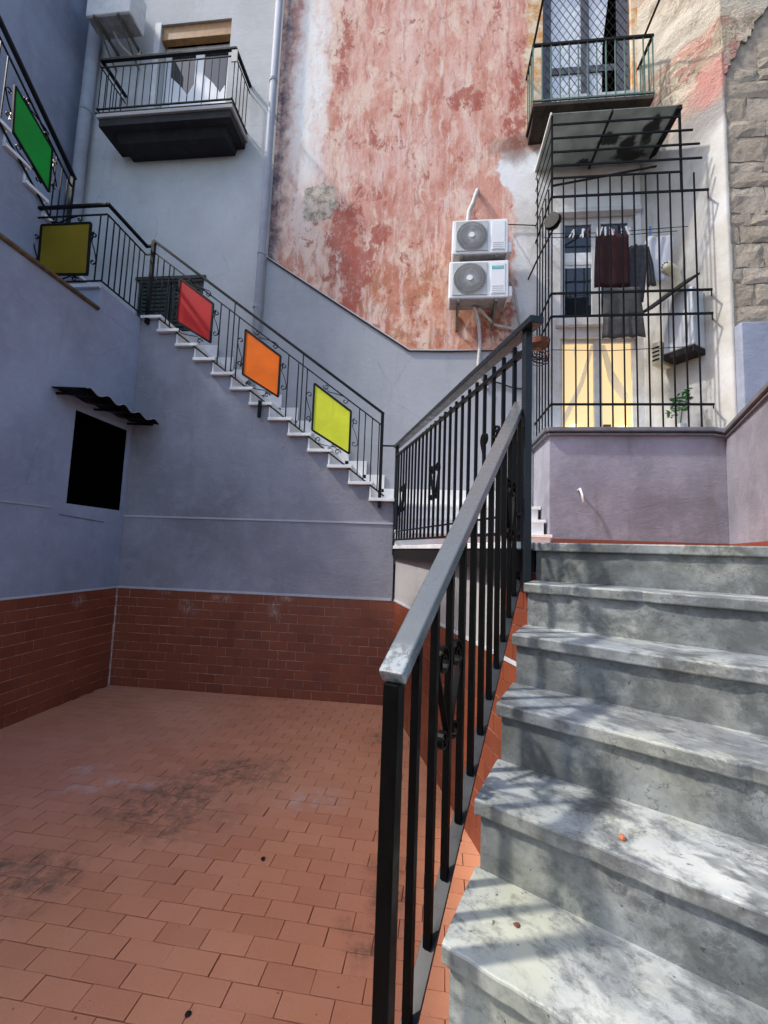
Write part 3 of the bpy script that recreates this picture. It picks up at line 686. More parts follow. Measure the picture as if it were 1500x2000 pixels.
tile_wall(s1, (SO.x, SO.y, 0), tuple(HD), tuple(-NN), RUN*8.9, 1.65, stairlim, w=RUN, start=0.0)

# ================================================================== railing helpers
def railing_bars(parent, mesh, name, spots, rotz=0.0):
    for p in spots: inst(name, mesh, None, parent, p, rotz)
def lyre(center, U, depth, hw, zb, zt, rt=.045, rb=.030, wide=.016, thick=.004):
    # a pair of scrolls on either side of an upright; U along the rail, returns two MB
    out = []; c = Vector(center); U = Vector(U)
    for s in (-1, 1):
        pts2 = spiral((s*hw, zt-rt), .010, rt, math.radians(120), math.radians(120)-math.radians(480)) if False else None
        a = spiral((hw, zt-rt), .012, rt, math.radians(-200+0), math.radians(-200+0+540), 22)     # opens outward, ends on outer side
        # outer end of the top curl at angle 340deg -> go down to the foot near the centre
        a = spiral((hw, zt-rt), .012, rt, math.radians(540+340), math.radians(340), 24)
        bt = spiral((hw*.78, zb+rb), rb, .009, math.radians(150), math.radians(150+470), 20)
        pts = a+bt
        b = MB(); b.ribbon([c+U*(s*u)+Vector((0, 0, v)) for u, v in pts], Vector(depth)*wide, thick*1.3); out.append(b)
    return out

# ---- black handrail of the front steps
r1 = thing('railing', 'black iron railing with broad grey handrail descending the front marble steps', 'railing', (P0.x, P0.y, 0))
Q0 = P0-NN*.0738; SL = RR/RUN
def rp(s, h): return Q0+HD*s+Vector((0, 0, SL*s+h))
b = MB(); p, q = rp(-.116, .644-.017), rp(1.235, .644-.017)
b.bar(p, q, .054, .032); b.build('handrail', 'handrail', r1, bevel=.004)
p, q = rp(-.13, -.215-.005), rp(1.235, -.215-.005); MB().bar(p, q, .036, .010).build('bottom_rail', 'rail_grey', r1, bevel=.001)
npz = rp(-.104, .619).z
MB().vbar(Q0+HD*-.104-Vector((0, 0, Q0.z)), (Q0+HD*-.104).xy.to_3d()+Vector((0, 0, npz-.012)), .034, .034, HD).build('newel_post', 'black', r1, bevel=.003)
L1 = .846
me = bar_mesh('baluster', .018, .018, L1-.028, 'black')
rz = math.atan2(HD.y, HD.x)
for k in range(12):
    s = .012+.1105*k; g = rp(s, -.215); inst('baluster', me, None, r1, g, rz)
fm = tile_mesh('baluster_foot', .026, .026, .005, 'rail_grey', .001)
for sc in (.222+.011, .996+.01):
    zc = rp(sc, 0)
    for b in lyre((zc.x, zc.y, 0), HD, NN, .052, (P0.z+SL*sc)+.115, (P0.z+SL*sc)+.385): b.build('scroll', 'black', r1, smooth=False)
b = MB().bar(rp(1.235, -.215-.005), Vector((rp(1.235, 0).x+.02, rp(1.235, 0).y+.05, rp(1.235, -.22).z)), .03, .01); b.build('wall_fixing', 'rail_grey', r1)

# ---- landing guard
r2 = thing('railing', 'level black iron guard railing along the landing edge with three scroll ornaments', 'railing', tuple(GA+Vector((0, 0, LZ))))
def gp(g, z): return GA+GD*g+Vector((0, 0, z))
GZ = lambda g: 2.86-.035*g
MB().bar(gp(-.03, GZ(0)-.016), gp(GL+.09, GZ(GL+.09)-.016), .068, .034).build('handrail', 'rail_grey', r2, bevel=.003)
MB().bar(gp(.0, GZ(0)-.125), gp(GL, GZ(GL)-.125), .022, .024).build('sub_rail', 'rail_thin', r2)
MB().bar(gp(.0, 1.785), gp(GL, 1.76), .03, .016).build('bottom_rail', 'rail_thin', r2)
MB().bar(gp(.0, 1.875), gp(GL, 1.85), .012, .012).build('lower_rail', 'rail_thin', r2)
for g in (.0, GL-.0): MB().vbar(gp(g, LZ-.10 if g == 0 else LZ-.2), gp(g, GZ(g)-.034), .036, .036, GD).build('post', 'rail_grey', r2, bevel=.003)
me = bar_mesh('baluster', .017, .017, .935, 'rail_thin'); rz = math.atan2(GD.y, GD.x)
for k in range(23): inst('baluster', me, None, r2, gp(.115+.1198*k, 1.79-.0087*k*.12), rz)
for g in (.33, 1.45, 2.47):
    for b in lyre(gp(g, 0), GD, Vector((-GD.y, GD.x, 0)), .075, 2.07, 2.36, .042, .030, .018, .004): b.build('scroll', 'rail_thin', r2)
MB().bar((-.56, YB-.03, 2.845), (-.40, YB-.02, 2.845), .016, .016).build('link_bar', 'rail_thin', r2)

# ---- railing of the second flight with coloured panels
r3 = thing('railing', 'charcoal railing down the white steps with red, orange and yellow panels', 'railing', (-2, YB, 2.2))
yr = YB-.030; SR = -.746
def z3(x, base): return base+SR*(x+.566)
HB, SB, BB = 3.236, 3.078, 2.305
MB().bar((-3.56, yr, z3(-3.56, HB)-.012), (-.555, yr, z3(-.555, HB)-.012), .040, .026).build('handrail', 'rail_thin', r3, bevel=.003)
MB().bar((-3.56, yr, z3(-3.56, SB)), (-.57, yr, z3(-.57, SB)), .014, .014).build('sub_rail', 'rail_thin', r3)
MB().bar((-3.56, yr, z3(-3.56, BB)), (-.52, yr, z3(-.52, BB)), .014, .016).build('bottom_rail', 'rail_thin', r3)
MB().vbar((-.568, yr, 2.14), (-.568, yr, HB-.01), .034, .034).build('post', 'rail_thin', r3, bevel=.002)
MB().vbar((-3.555, yr, 4.36), (-3.555, yr, z3(-3.555, HB)-.02), .042, .042).build('post', 'rail_thin', r3, bevel=.002)
panels = [(-3.157, -2.700, 'red', 'red panel'), (-2.262, -1.811, 'orange', 'orange panel'), (-1.380, -.934, 'yellow', 'lemon yellow panel')]
me = bar_mesh('baluster', .011, .011, SB-BB, 'rail_thin')
xs = []
for k in range(45):
    x = -3.478+.0822*k
    if x > -.60: break
    if any(a-.155 < x < bb+.155 for a, bb, _, _ in panels) or min(abs(x+2.425), abs(x+1.535)) < .05: continue
    xs.append(x)
for a, bb, _, _ in panels: xs += [a-.098, bb+.098]
for x in sorted(xs): inst('baluster', me, None, r3, (x, yr, z3(x, BB)))
me2 = bar_mesh('long_baluster', .011, .011, HB-BB-.01, 'rail_thin')
for x in (-2.425, -1.535): inst('long_baluster', me2, None, r3, (x, yr, z3(x, BB)))
def panel(parent, P, U, W, depth, mat, label, frame_mat='rail_thin', sag=0.0):
    # P: 4 corners (tl, tr, br, bl); frame round it, scrolls on four sides; depth = outward unit vector
    P = [Vector(p) for p in P]; d = Vector(depth); c = sum(P, Vector())/4
    ins = [p+(c-p)*.05 for p in P]
    o = MB().slab([p-d*.004 for p in ins], d*.008).build('panel', mat, parent, label=label)
    f = MB()
    for i in range(4):
        a, b2 = P[i], P[(i+1) % 4]; f.bar(a, b2, .022, .022, d)
    f.build('frame', frame_mat, o, bevel=.001)
    for i in range(4):
        a, b2 = P[i], P[(i+1) % 4]; t = (b2-a).normalized(); n = t.cross(d)
        if n.dot(c-a) > 0: n = -n
        L = (b2-a).length; r = .040
        s = 1
        pa = spiral((L*.24, .045), .008, r, math.radians(-90-500), math.radians(-250), 18)
        pb = spiral((L*.76, .045), r, .008, math.radians(70), math.radians(70-500+220), 18)
        pts = [(u, v) for u, v in spiral((L*.24, .05), .008, r, math.radians(270+290), math.radians(180+20), 18)]
        pts += [(L*.36, .018), (L*.5, .05), (L*.64, .075)]
        pts += [(u, v) for u, v in spiral((L*.76, .048), r, .008, math.radians(110), math.radians(110-360), 18)]
        MB().ribbon([a+t*u+n*(v+.006) for u, v in pts], d*.014, .0062).build('scroll', frame_mat, o)
    return o
for a, bb, mat_, lab in panels:
    top0 = {'red': 4.93, 'orange': 4.247, 'yellow': 3.573}[mat_]; h = .535
    zt = lambda x: top0+SR*(x-a)
    panel(r3, [(a, yr-.012, zt(a)), (bb, yr-.012, zt(bb)), (bb, yr-.012, zt(bb)-h+.04), (a, yr-.012, zt(a)-h-.02)], (1, 0, 0), 0, (0, -1, 0), mat_, lab)

# ---- railing of the upper landing with the ochre panel
r4 = thing('railing', 'charcoal railing turning the corner of the upper landing with an ochre yellow panel', 'railing', (XL, 4.13, 4.43))
yo = 4.12
b = MB().bar((-4.62, yo, 5.385), (XL, yo, 5.385), .04, .026); b.bar((XL, yo-.02, 5.385), (XL, YB-.03, 5.385), .04, .026); b.bar((XL-.02, YB-.03, 5.385), (-3.55, YB-.03, 5.385+.0), .04, .026)
b.build('handrail', 'rail_thin', r4, bevel=.003)
b = MB().bar((-4.62, yo, 5.27), (XL, yo, 5.27), .014, .014); b.bar((XL, yo, 5.27), (XL, YB-.03, 5.27), .014, .014); b.bar((XL, YB-.03, 5.27), (-3.56, YB-.03, 5.27), .014, .014); b.build('sub_rail', 'rail_thin', r4)
b = MB().bar((-4.5, yo, 4.49), (XL, yo, 4.49), .014, .014); b.bar((XL, yo, 4.49), (XL, YB-.03, 4.49), .014, .014); b.build('bottom_rail', 'rail_thin', r4)
me = bar_mesh('baluster', .011, .011, .79, 'rail_thin')
for y in (4.13, 4.225, 4.314, 4.398, 4.478, 4.568, 4.66, 4.75): inst('baluster', me, None, r4, (XL, y, 4.485))
for x in (-4.55, -3.73): inst('baluster', me, None, r4, (x, yo, 4.485))
panel(r4, [(-4.43, yo-.012, 5.165), (-3.83, yo-.012, 5.165), (-3.81, yo-.012, 4.56), (-4.41, yo-.012, 4.58)], (1, 0, 0), 0, (0, -1, 0), 'olive', 'ochre yellow panel')

# ---- third flight, rising towards the viewer along the far left building
s3 = thing('marble_staircase', 'upper flight of steps beside the far left building behind the green panel', 'staircase', (-5, 4, 4.43))
X3 = -4.5
for n in range(1, 17):
    yn = 5.39-.2465*(n-1); z = 4.43+.184*n
    MB().prism([(-5.69, yn-.2465), (X3, yn-.2465), (X3, yn), (-5.69, yn)], 4.18, z-.036).build('stringer', 'blue', s3)
    MB().box((-5.685, yn-.2465-.012, z-.035), (X3+.045, yn+.028, z)).build('tread', 'marble_white', s3)
    MB().box((-5.685, yn-.2465+.0, z+.001), (X3+.02, yn-.2465-.014, z+.148)).build('riser', 'marble_white', s3)
r5 = thing('railing', 'dark railing climbing out of the picture at top left with a green panel', 'railing', (X3, 4.4, 5))
xr_ = X3+.03; S5 = -.757
def z5(y, base): return base+S5*(y-4.478)
for nm, base, w_ in (('handrail', 6.10, .045), ('sub_rail', 5.95, .016), ('bottom_rail', 5.18, .018)):
    MB().bar((xr_, 4.50, z5(4.5, base)), (xr_, 1.6, z5(1.6, base)), w_, .03 if w_ > .03 else .016).build(nm, 'rail_thin', r5)
MB().vbar((xr_, 4.47, 4.95), (xr_, 4.47, 6.09), .035, .035).build('post', 'rail_thin', r5)
me = bar_mesh('baluster', .011, .011, .77, 'rail_thin')
for k in range(5): 
    y = 4.40-.085*k
    if y > 4.22: inst('baluster', me, None, r5, (xr_, y, z5(y, 5.18)))
for k in range(24):
    y = 3.58-.085*k; inst('baluster', me, None, r5, (xr_, y, z5(y, 5.18)))
panel(r5, [(xr_+.012, 3.67, 6.385), (xr_+.012, 4.15, 6.14), (xr_+.012, 4.17, 5.63), (xr_+.012, 3.70, 5.90)], (0, 1, 0), 0, (1, 0, 0), 'green', 'green panel')

# ================================================================== grey building behind with balcony door
gb = thing('grey_building', 'light grey plastered house at the back left with a balcony door', 'building', (-4, YP, 4.4))
fr = ((0, YP, 0), (1, 0, 0), (0, 0, 1), (0, -1, 0))
DOOR = (-4.45, -3.28, 7.70, 9.86); DW = (-4.44, -3.40, 4.75, 5.55)
wall_holes('wall', 'grey', gb, fr, -5.70, -2.45, 0, 11.2, [DOOR, DW], .30)
d = MB(); d.box((DOOR[0], YP+.20, DOOR[2]), (DOOR[1], YP+.22, DOOR[3])); door = d.build('balcony_door', 'dark', gb)
b = MB(); yv = YP+.15
for x0, x1 in ((-4.44, -4.34), (-3.92, -3.78), (-3.38, -3.285)): b.box((x0, yv, 7.705), (x1, yv+.05, 9.62))
for x0, x1 in ((-4.34, -3.92), (-3.78, -3.38)): b.box((x0, yv+.004, 9.50), (x1, yv+.046, 9.62)); b.box((x0, yv+.004, 7.705), (x1, yv+.046, 7.85))
b.build('frame', 'white', door)
b = MB()
for x0, x1 in ((-4.34, -3.92), (-3.78, -3.38)): b.box((x0, yv+.02, 7.85), (x1, yv+.03, 9.50))
b.build('pane', M_glass, door)
MB().box((DOOR[0]+.002, YP+.03, 9.62), (DOOR[1]-.002, YP+.13, 9.858)).build('shutter_box', 'wood', door, bevel=.008)
b = MB(); rnd = random.Random(3)
for x0, x1 in ((-4.33, -3.93), (-3.77, -3.39)):
    pts = [(x0, yv+.016, 7.86), (x1, yv+.016, 7.86), (x1, yv+.016, 9.0-.12*rnd.random()), ((x0+x1)/2+.10, yv+.016, 8.78), ((x0+x1)/2-.02, yv+.016, 8.95), (x0, yv+.016, 9.12)]
    b.slab(pts, (0, -.004, 0))
b.build('curtain', 'white', door)
b = MB(); b.box((DOOR[0]-.10, YP-.004, 7.70), (DOOR[0]-.002, YP-.0005, 9.9)); b.build('painted_reveal', 'offwhite', gb)
w2 = MB().box((DW[0], YP+.15, DW[2]), (DW[1], YP+.17, DW[3])).build('window', 'dark', gb)
b = MB()
for x0, x1 in ((-4.43, -3.93), (-3.91, -3.41)):
    b.box((x0, YP+.02, 4.76), (x0+.06, YP+.06, 5.54)); b.box((x1-.06, YP+.02, 4.76), (x1, YP+.06, 5.54))
    for k in range(12): b.box((x0+.06, YP+.025, 4.78+.063*k), (x1-.06, YP+.05, 4.825+.063*k))
b.build('shutter', 'shutter', w2)
MB().box((-4.47, YP-.03, 5.55), (-3.37, YP-.001, 5.60)).build('lintel', 'shutter', w2)

lb = thing('blue_building', 'far left blue grey house wall rising behind the green panel', 'building', (-5.7, 4, 0))
MB().box((-6.0, 4.30, 0), (-5.70, YP+.3, 11.2)).build('wall', 'blue', lb)
MB().box((-6.0, -3.0, 0), (-5.70, 4.298, 7.35)).build('unseen_low_wall', 'blue', lb)  # unseen stretch, kept low to let sunlight into the court

# balcony
bl = thing('balcony', 'grey concrete balcony with thin iron railing in front of the white balcony door', 'balcony', (-3.9, YP, 7.6))
by = YP-.52
MB().box((-4.93, by, 7.715), (-2.88, YP-.002, 7.77)).build('slab', 'beige', bl, bevel=.004)
M['soffit'] = plaster('shade darkened soffit', (0.022, 0.023, 0.026), .25, .3)  # near black tone stands for the shade beneath the balcony slab
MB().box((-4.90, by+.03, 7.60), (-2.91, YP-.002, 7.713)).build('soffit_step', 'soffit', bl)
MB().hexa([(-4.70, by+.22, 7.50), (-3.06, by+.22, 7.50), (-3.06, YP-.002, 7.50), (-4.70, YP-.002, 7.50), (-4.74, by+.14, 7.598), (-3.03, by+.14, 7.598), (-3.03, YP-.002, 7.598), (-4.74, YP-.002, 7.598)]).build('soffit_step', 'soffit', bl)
def u_rail(nm, z, w, h, mat):
    b = MB(); b.bar((-4.95, by+.02, z), (-2.90, by+.02, z), w, h); b.bar((-4.94, by, z), (-4.94, YP-.001, z), w, h); b.bar((-2.90, by, z), (-2.90, YP-.001, z), w, h); return b.build(nm, mat, bl)
u_rail('handrail', 8.64, .045, .03, 'rail_thin'); u_rail('sub_rail', 8.53, .014, .014, 'rail_thin'); u_rail('bottom_rail', 7.86, .02, .016, 'rail_thin'); u_rail('edge_rail', 7.79, .03, .014, 'rail_thin')
me = bar_mesh('baluster', .010, .010, .66, 'rail_thin')
for k in range(19): inst('baluster', me, None, bl, (-4.93+.1128*k, by+.02, 7.865))
for x in (-4.94, -2.90):
    for k in range(1, 5): inst('baluster', me, None, bl, (x, by+.02+.105*k, 7.865))
MB().box((-2.945, by-.003, 8.42), (-2.86, by+.015, 8.60)).build('plate', 'hose', bl)

# drainpipes
def pipe(label, pts, r, fix):
    t = thing('drainpipe', label, 'pipe', pts[-1], 'drainpipes on the back wall')
    del t['group']
    MB().tube(pts, r, 14).build('pipe', 'pipe', t, smooth=True)
    for p in fix: MB().tube([(p[0], p[1], p[2]-.02), (p[0], p[1], p[2]+.02)], r+.008, 14).build('collar', 'pipe', t, smooth=False)
pipe('slim grey drainpipe between the light grey house and the weathered pink wall', [(-2.485, YP-.085, 11.2), (-2.51, YP-.085, 6.0), (-2.53, YP-.085, 3.62)], .052, [(-2.50, YP-.085, 8.6), (-2.51, YP-.085, 5.85), (-2.525, YP-.085, 5.05)])
pipe('thick pale drainpipe in the corner beside the far left house wall', [(-5.47, YP-.12, 11.2), (-5.50, YP-.12, 7.6), (-5.44, YP-.12, 4.44)], .085, [(-5.49, YP-.12, 8.3), (-5.49, YP-.12, 6.7)])
sp = MB().tube([(-2.02, YB-.06, 3.36), (-2.02, YB-.06, 3.16)], .022, 10).build('drain_outlet', 'rail_thin'); tag(sp, 'short dark drain stub hanging under the steps below the orange panel', 'pipe')

# ================================================================== weathered pink building
pb = thing('pink_building', 'weathered salmon pink house wall with peeling plaster and a caged back door', 'building', (0, YP, LZ))
UW = (1.42, 2.62, 7.62, 9.95); MW = (1.66, 2.62, 4.80, 6.30); LD = (1.66, 2.62, 3.10, 4.56)
wall_holes('wall', 'pink', pb, fr, -2.448, 2.72, 0, 11.2, [UW, MW, LD], .30)
# smooth dado following the stairs
dpts = [(-2.446, 2.0), (1.30, 2.0), (1.30, 4.345), (-.34, 4.395), (-2.446, 5.82)]
MB().slab([(x, YP-.032, z) for x, z in dpts], (0, .031, 0)).build('dado', 'dado', pb)
b = MB(); c_ = [(-2.446, 5.83), (-.34, 4.405), (1.30, 4.355)]
for (xa, za), (xb, zb) in zip(c_[:-1], c_[1:]): b.bar((xa, YP-.022, za), (xb, YP-.022, zb), .044, .022)
b.build('dado_edge', 'white_line', pb)
b = MB().tube([(-2.44, YP-.05, 5.812), (-1.5, YP-.05, 5.17), (-.34, YP-.05, 4.385), (.2, YP-.05, 4.372), (.75, YP-.05, 4.372), (1.25, YP-.05, 4.34)], .009, 6); cb = b.build('cable', 'wire'); tag(cb, 'thin dark cable running along the top edge of the grey dado', 'cable')
# splayed side wall and grey lower part
SA = Vector((2.70, YP, 0)); SB_ = Vector((3.25, 4.90, 0)); SD = (SB_-SA).normalized(); SN = Vector((SD.y, -SD.x, 0))
if SN.x > 0: SN = -SN
def rough_wall(parent, name, mat, O_, U, N, length, z0, z1, amp, nu, nv, seed):
    rnd = random.Random(seed); b = MB(); from mathutils import noise as mn
    vs = []; fs = []
    for j in range(nv+1):
        for i in range(nu+1):
            u, z = length*i/nu, z0+(z1-z0)*j/nv
            q = O_+U*u+Vector((0, 0, z)); k = mn.fractal(q*2.3, .8, 2.1, 5); k2 = max(0, mn.noise(q*1.1+Vector((5, 2, 9))))
            vs.append(q+N*(amp*(k*.5+k2*.8)*min(1, max(.12, (z-6.6)/.8))))
    for j in range(nv):
        for i in range(nu): a = j*(nu+1)+i; fs.append((a, a+1, a+nu+2, a+nu+1))
    b.add(vs, fs); o = b.build(name, mat, parent, smooth=True)
    s = o.modifiers.new('thickness', 'SOLIDIFY'); s.thickness = .2; s.offset = -1 if o.data.polygons[0].normal.dot(N) > 0 else 1
    return o
rough_wall(pb, 'splayed_wall', 'peel', SA, SD, SN, (SB_-SA).length, LZ, 11.0, .07, 40, 180, 4)

# upper window
uw = MB().box((UW[0], YP+.14, UW[2]), (UW[1], YP+.16, UW[3])).build('window', 'dark', pb)
M['wframe'] = simple('grey blue window frame', (0.13, 0.135, 0.165), .55, 0, .2, 8)
b = MB()
for x0, x1 in ((1.425, 1.55), (1.965, 2.075), (2.45, 2.615)): b.box((x0, YP+.06, 7.625), (x1, YP+.11, 9.945))
for x0, x1 in ((1.55, 1.965), (2.075, 2.45)):
    for z0, z1 in ((7.625, 7.74), (8.52, 8.62), (9.8, 9.945)): b.box((x0, YP+.065, z0), (x1, YP+.105, z1))
b.build('frame', 'wframe', uw)
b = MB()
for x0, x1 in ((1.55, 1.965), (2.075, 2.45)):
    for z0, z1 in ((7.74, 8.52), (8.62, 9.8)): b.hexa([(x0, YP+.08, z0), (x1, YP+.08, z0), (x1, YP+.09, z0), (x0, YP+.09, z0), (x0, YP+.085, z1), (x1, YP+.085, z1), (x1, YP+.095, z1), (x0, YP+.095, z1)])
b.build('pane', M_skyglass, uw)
b = MB().slab([(2.24, YP+.077, 7.75), (2.45, YP+.077, 7.75), (2.45, YP+.077, 9.8), (2.36, YP+.077, 9.8), (2.26, YP+.077, 8.9)], (0, -.004, 0)); b.build('dark_piece', 'dark', uw)  # dark piece over the right part of the panes
b = MB(); u0, u1, v0, v1 = 1.45, 2.60, 7.65, 9.92; stp = .105
for k in range(-30, 40):
    for s in (1, -1):
        # line x = u0 + k*stp + s*(z-v0)*.62
        ps = []
        for t in range(0, 61):
            z = v0+(v1-v0)*t/60; x = u0+k*stp+s*(z-v0)*.62
            if u0 <= x <= u1: ps.append((x, z))
        if len(ps) > 1: b.bar((ps[0][0], YP+(.036 if s > 0 else .042), ps[0][1]), (ps[-1][0], YP+(.036 if s > 0 else .042), ps[-1][1]), .0055, .0055, (0, 1, 0))
b.build('lattice_grille', 'iron', uw)
# middle window and lit door behind the cage
mw = MB().box((MW[0], YP+.16, MW[2]), (MW[1], YP+.18, MW[3])).build('window', 'dark', pb)
b = MB()
for x0, x1 in ((1.665, 1.73), (2.08, 2.20), (2.55, 2.615)): b.box((x0, YP+.05, 4.805), (x1, YP+.10, 6.295))
for x0, x1 in ((1.73, 2.08), (2.20, 2.55)): b.box((x0, YP+.054, 6.20), (x1, YP+.096, 6.295)); b.box((x0, YP+.054, 4.805), (x1, YP+.096, 4.87)); b.box((x0, YP+.054, 5.62), (x1, YP+.096, 5.66))
b.build('frame', 'offwhite', mw)
b = MB()
for x0, x1 in ((1.73, 2.08), (2.20, 2.55)): b.box((x0, YP+.07, 4.87), (x1, YP+.08, 5.62)); b.box((x0, YP+.07, 5.66), (x1, YP+.08, 6.20))
b.build('pane', M_glass, mw)
MB().box((1.735, YP+.066, 5.58), (2.075, YP+.0695, 5.80)).build('curtain', 'white', mw)
MB().box((1.60, YP-.06, 6.30), (2.68, YP-.001, 6.36)).build('lintel', 'offwhite', mw)
MB().box((1.60, YP-.08, 4.70), (2.16, YP-.001, 4.79)).build('sill', 'offwhite', mw)
ld = MB().box((LD[0], YP+.16, LD[2]), (LD[1], YP+.18, LD[3])).build('door', M_lit, pb)
b = MB()
for x0, x1 in ((1.662, 1.70), (2.10, 2.20), (2.58, 2.618)): b.box((x0, YP+.05, 3.10), (x1, YP+.09, 4.558))
for x0, x1 in ((1.70, 2.10), (2.20, 2.58)): b.box((x0, YP+.054, 4.51), (x1, YP+.086, 4.558))
b.build('frame', 'offwhite', ld)
def drape():
    m = Mat('thin cream drape', .9); m.color((.92, .90, .85)); tr = m.nd('ShaderNodeBsdfTranslucent'); tr.inputs[0].default_value = (1, 1, .97, 1)
    mx = m.nd('ShaderNodeMixShader'); mx.inputs[0].default_value = .55; out = m.t.nodes['Material Output']
    m.t.links.new(m.b.outputs[0], mx.inputs[1]); m.t.links.new(tr.outputs[0], mx.inputs[2]); m.t.links.new(mx.outputs[0], out.inputs['Surface']); return m
M['drape'] = drape()
M['enamel'] = simple('aged bluish white enamel', (0.46, 0.50, 0.54), .35, 0, .06, 3)
M['seam'] = simple('dark seam', (0.12, 0.12, 0.12), .8)
b = MB(); b.slab([(2.08, YP+.10, 4.50), (2.12, YP+.10, 4.50), (1.98, YP+.10, 3.95), (1.74, YP+.10, 3.40), (1.70, YP+.10, 3.48), (1.93, YP+.10, 3.98)], (0, -.004, 0))
b.slab([(2.20, YP+.10, 4.50), (2.26, YP+.10, 4.50), (2.36, YP+.10, 4.15), (2.55, YP+.10, 3.80), (2.50, YP+.10, 3.70), (2.30, YP+.10, 4.0)], (0, -.004, 0)); b.build('drape', 'drape', ld)
b = MB().box((2.24, YP+.11, 3.15), (2.33, YP+.15, 3.42)); b.build('lamp_base', 'coping_ochre', ld)
MB().tube([(2.48, YP+.13, 3.2), (2.48, YP+.13, 3.40)], [.10, .06], 12).build('lamp_shade', M_lamp, ld)
MB().tube([(1.86, YP+.13, 3.15), (1.86, YP+.13, 3.42)], [.10, .05], 12).build('lamp_shade', M_lamp, ld)

# upper balcony
ub = thing('balcony', 'small old balcony with faded green iron bars high above the window cage', 'balcony', (1.9, YP, 7.5))
uy_ = YP-.42
M['rust'] = simple('rust stained slab', (0.045, 0.033, 0.025), .9, 0, .6, 9, .4)
MB().box((1.19, uy_, 7.50), (2.69, YP-.002, 7.555)).build('slab', 'rust', ub, bevel=.006)
MB().hexa([(1.22, YP-.22, 7.42), (1.46, YP-.22, 7.43), (1.46, YP-.002, 7.38), (1.22, YP-.002, 7.38), (1.22, YP-.36, 7.498), (1.46, YP-.36, 7.498), (1.46, YP-.002, 7.498), (1.22, YP-.002, 7.498)]).build('bracket', 'rust', ub)
b = MB()
b.bar((1.19, uy_+.01, 8.40), (2.70, uy_+.01, 8.40), .03, .03); b.bar((1.20, uy_, 8.40), (1.20, YP-.001, 8.40), .03, .03); b.bar((2.69, uy_, 8.40), (2.69, YP-.001, 8.40), .03, .03); b.build('handrail', 'iron', ub)
b = MB().bar((1.19, uy_+.01, 7.59), (2.70, uy_+.01, 7.59), .02, .02); b.build('bottom_rail', 'green_bar', ub)
me = bar_mesh('baluster', .014, .014, .82, 'green_bar')
for k in range(14): inst('baluster', me, None, ub, (1.195+.1148*k, uy_+.01, 7.57))
for k in range(1, 4): inst('baluster', me, None, ub, (1.20, uy_+.01+.11*k, 7.57)); inst('baluster', me, None, ub, (2.69, uy_+.01+.11*k, 7.57))
for x in (1.205, 2.60): MB().tube([(x, uy_+.02, 8.43), (x, uy_-.85, 8.43)], .014, 8).build('line_arm', 'iron', ub)
b = MB()
for x0, x1 in ((1.55, 1.93), (2.02, 2.55)): b.box((x0, uy_+.10, 7.57), (x1, uy_+.22, 7.75))
pbx = b.build('planter', 'offwhite'); tag(pbx, 'white planter boxes standing on the small green barred balcony', 'planter')

# ================================================================== stone wall at the right edge
stw = thing('stone_wall', 'rough grey brown tuff stone wall at the right edge above a grey plastered base', 'wall', (3.3, 4.9, LZ))
MB().box((3.252, 4.93, LZ), (5.2, 5.6, 11)).build('mortar_core', 'mortar', stw)
MB().box((3.27, 4.80, LZ), (3.75, 4.928, 4.25)).build('plaster_base', 'blue', stw, bevel=.01)
MB().box((3.752, 4.86, LZ), (5.2, 4.928, 4.10)).build('plaster_base', 'blue', stw)
rnd = random.Random(11)
def stone_block(x0, x1, z0, z1):
    from mathutils import noise as mn
    b = MB(); nx, nz = 5, 3; vs = []; fs = []; sd = Vector((rnd.random()*50, rnd.random()*50, 0)); yb = 4.93; pr = .008+.012*rnd.random()
    for j in range(nz+1):
        for i in range(nx+1):
            x, z = x0+(x1-x0)*i/nx, z0+(z1-z0)*j/nz; e = (i in (0, nx)) or (j in (0, nz))
            d = pr+.020*mn.noise(Vector((x*5, z*5, 0))+sd) if not e else pr*.45+.006*mn.noise(Vector((x*8, z*8, 3))+sd)
            jx = .040*mn.noise(Vector((x*9, z*9, 7))+sd); jz = .040*mn.noise(Vector((x*9, z*9, 17))+sd)
            vs.append((x+jx, yb-d, z+jz))
    for j in range(nz):
        for i in range(nx): a = j*(nx+1)+i; fs.append((a, a+1, a+nx+2, a+nx+1))
    b.add(vs, fs); return b.build('stone', 'stone', stw)
z = 4.27
while z < 8.6:
    h = .13+.20*rnd.random(); x = 3.262-(.18 if rnd.random() < .5 else 0)
    lim = 3.262
    while x < 4.6:
        w_ = .18+.40*rnd.random(); xa = max(x+.012, lim); xb = x+w_
        if xb-xa > .08 and z < 7.0+(xa-3.2)*1.5: stone_block(xa, xb+.002, z+.003, z+h-.001)
        x += w_
    z += h
rg = random.Random(17); edge = [(3.262+.64*k/26+rg.uniform(-.02, .02)*(0 < k < 26), 4.905, 7.30+.98*(k/26)**.8+rg.uniform(-.05, .05)) for k in range(27)]
MB().slab(edge+[(5.2, 4.905, 8.6), (5.2, 4.905, 11), (3.262, 4.905, 11)], (0, .022, 0)).build('plaster_coat', 'peel', stw)

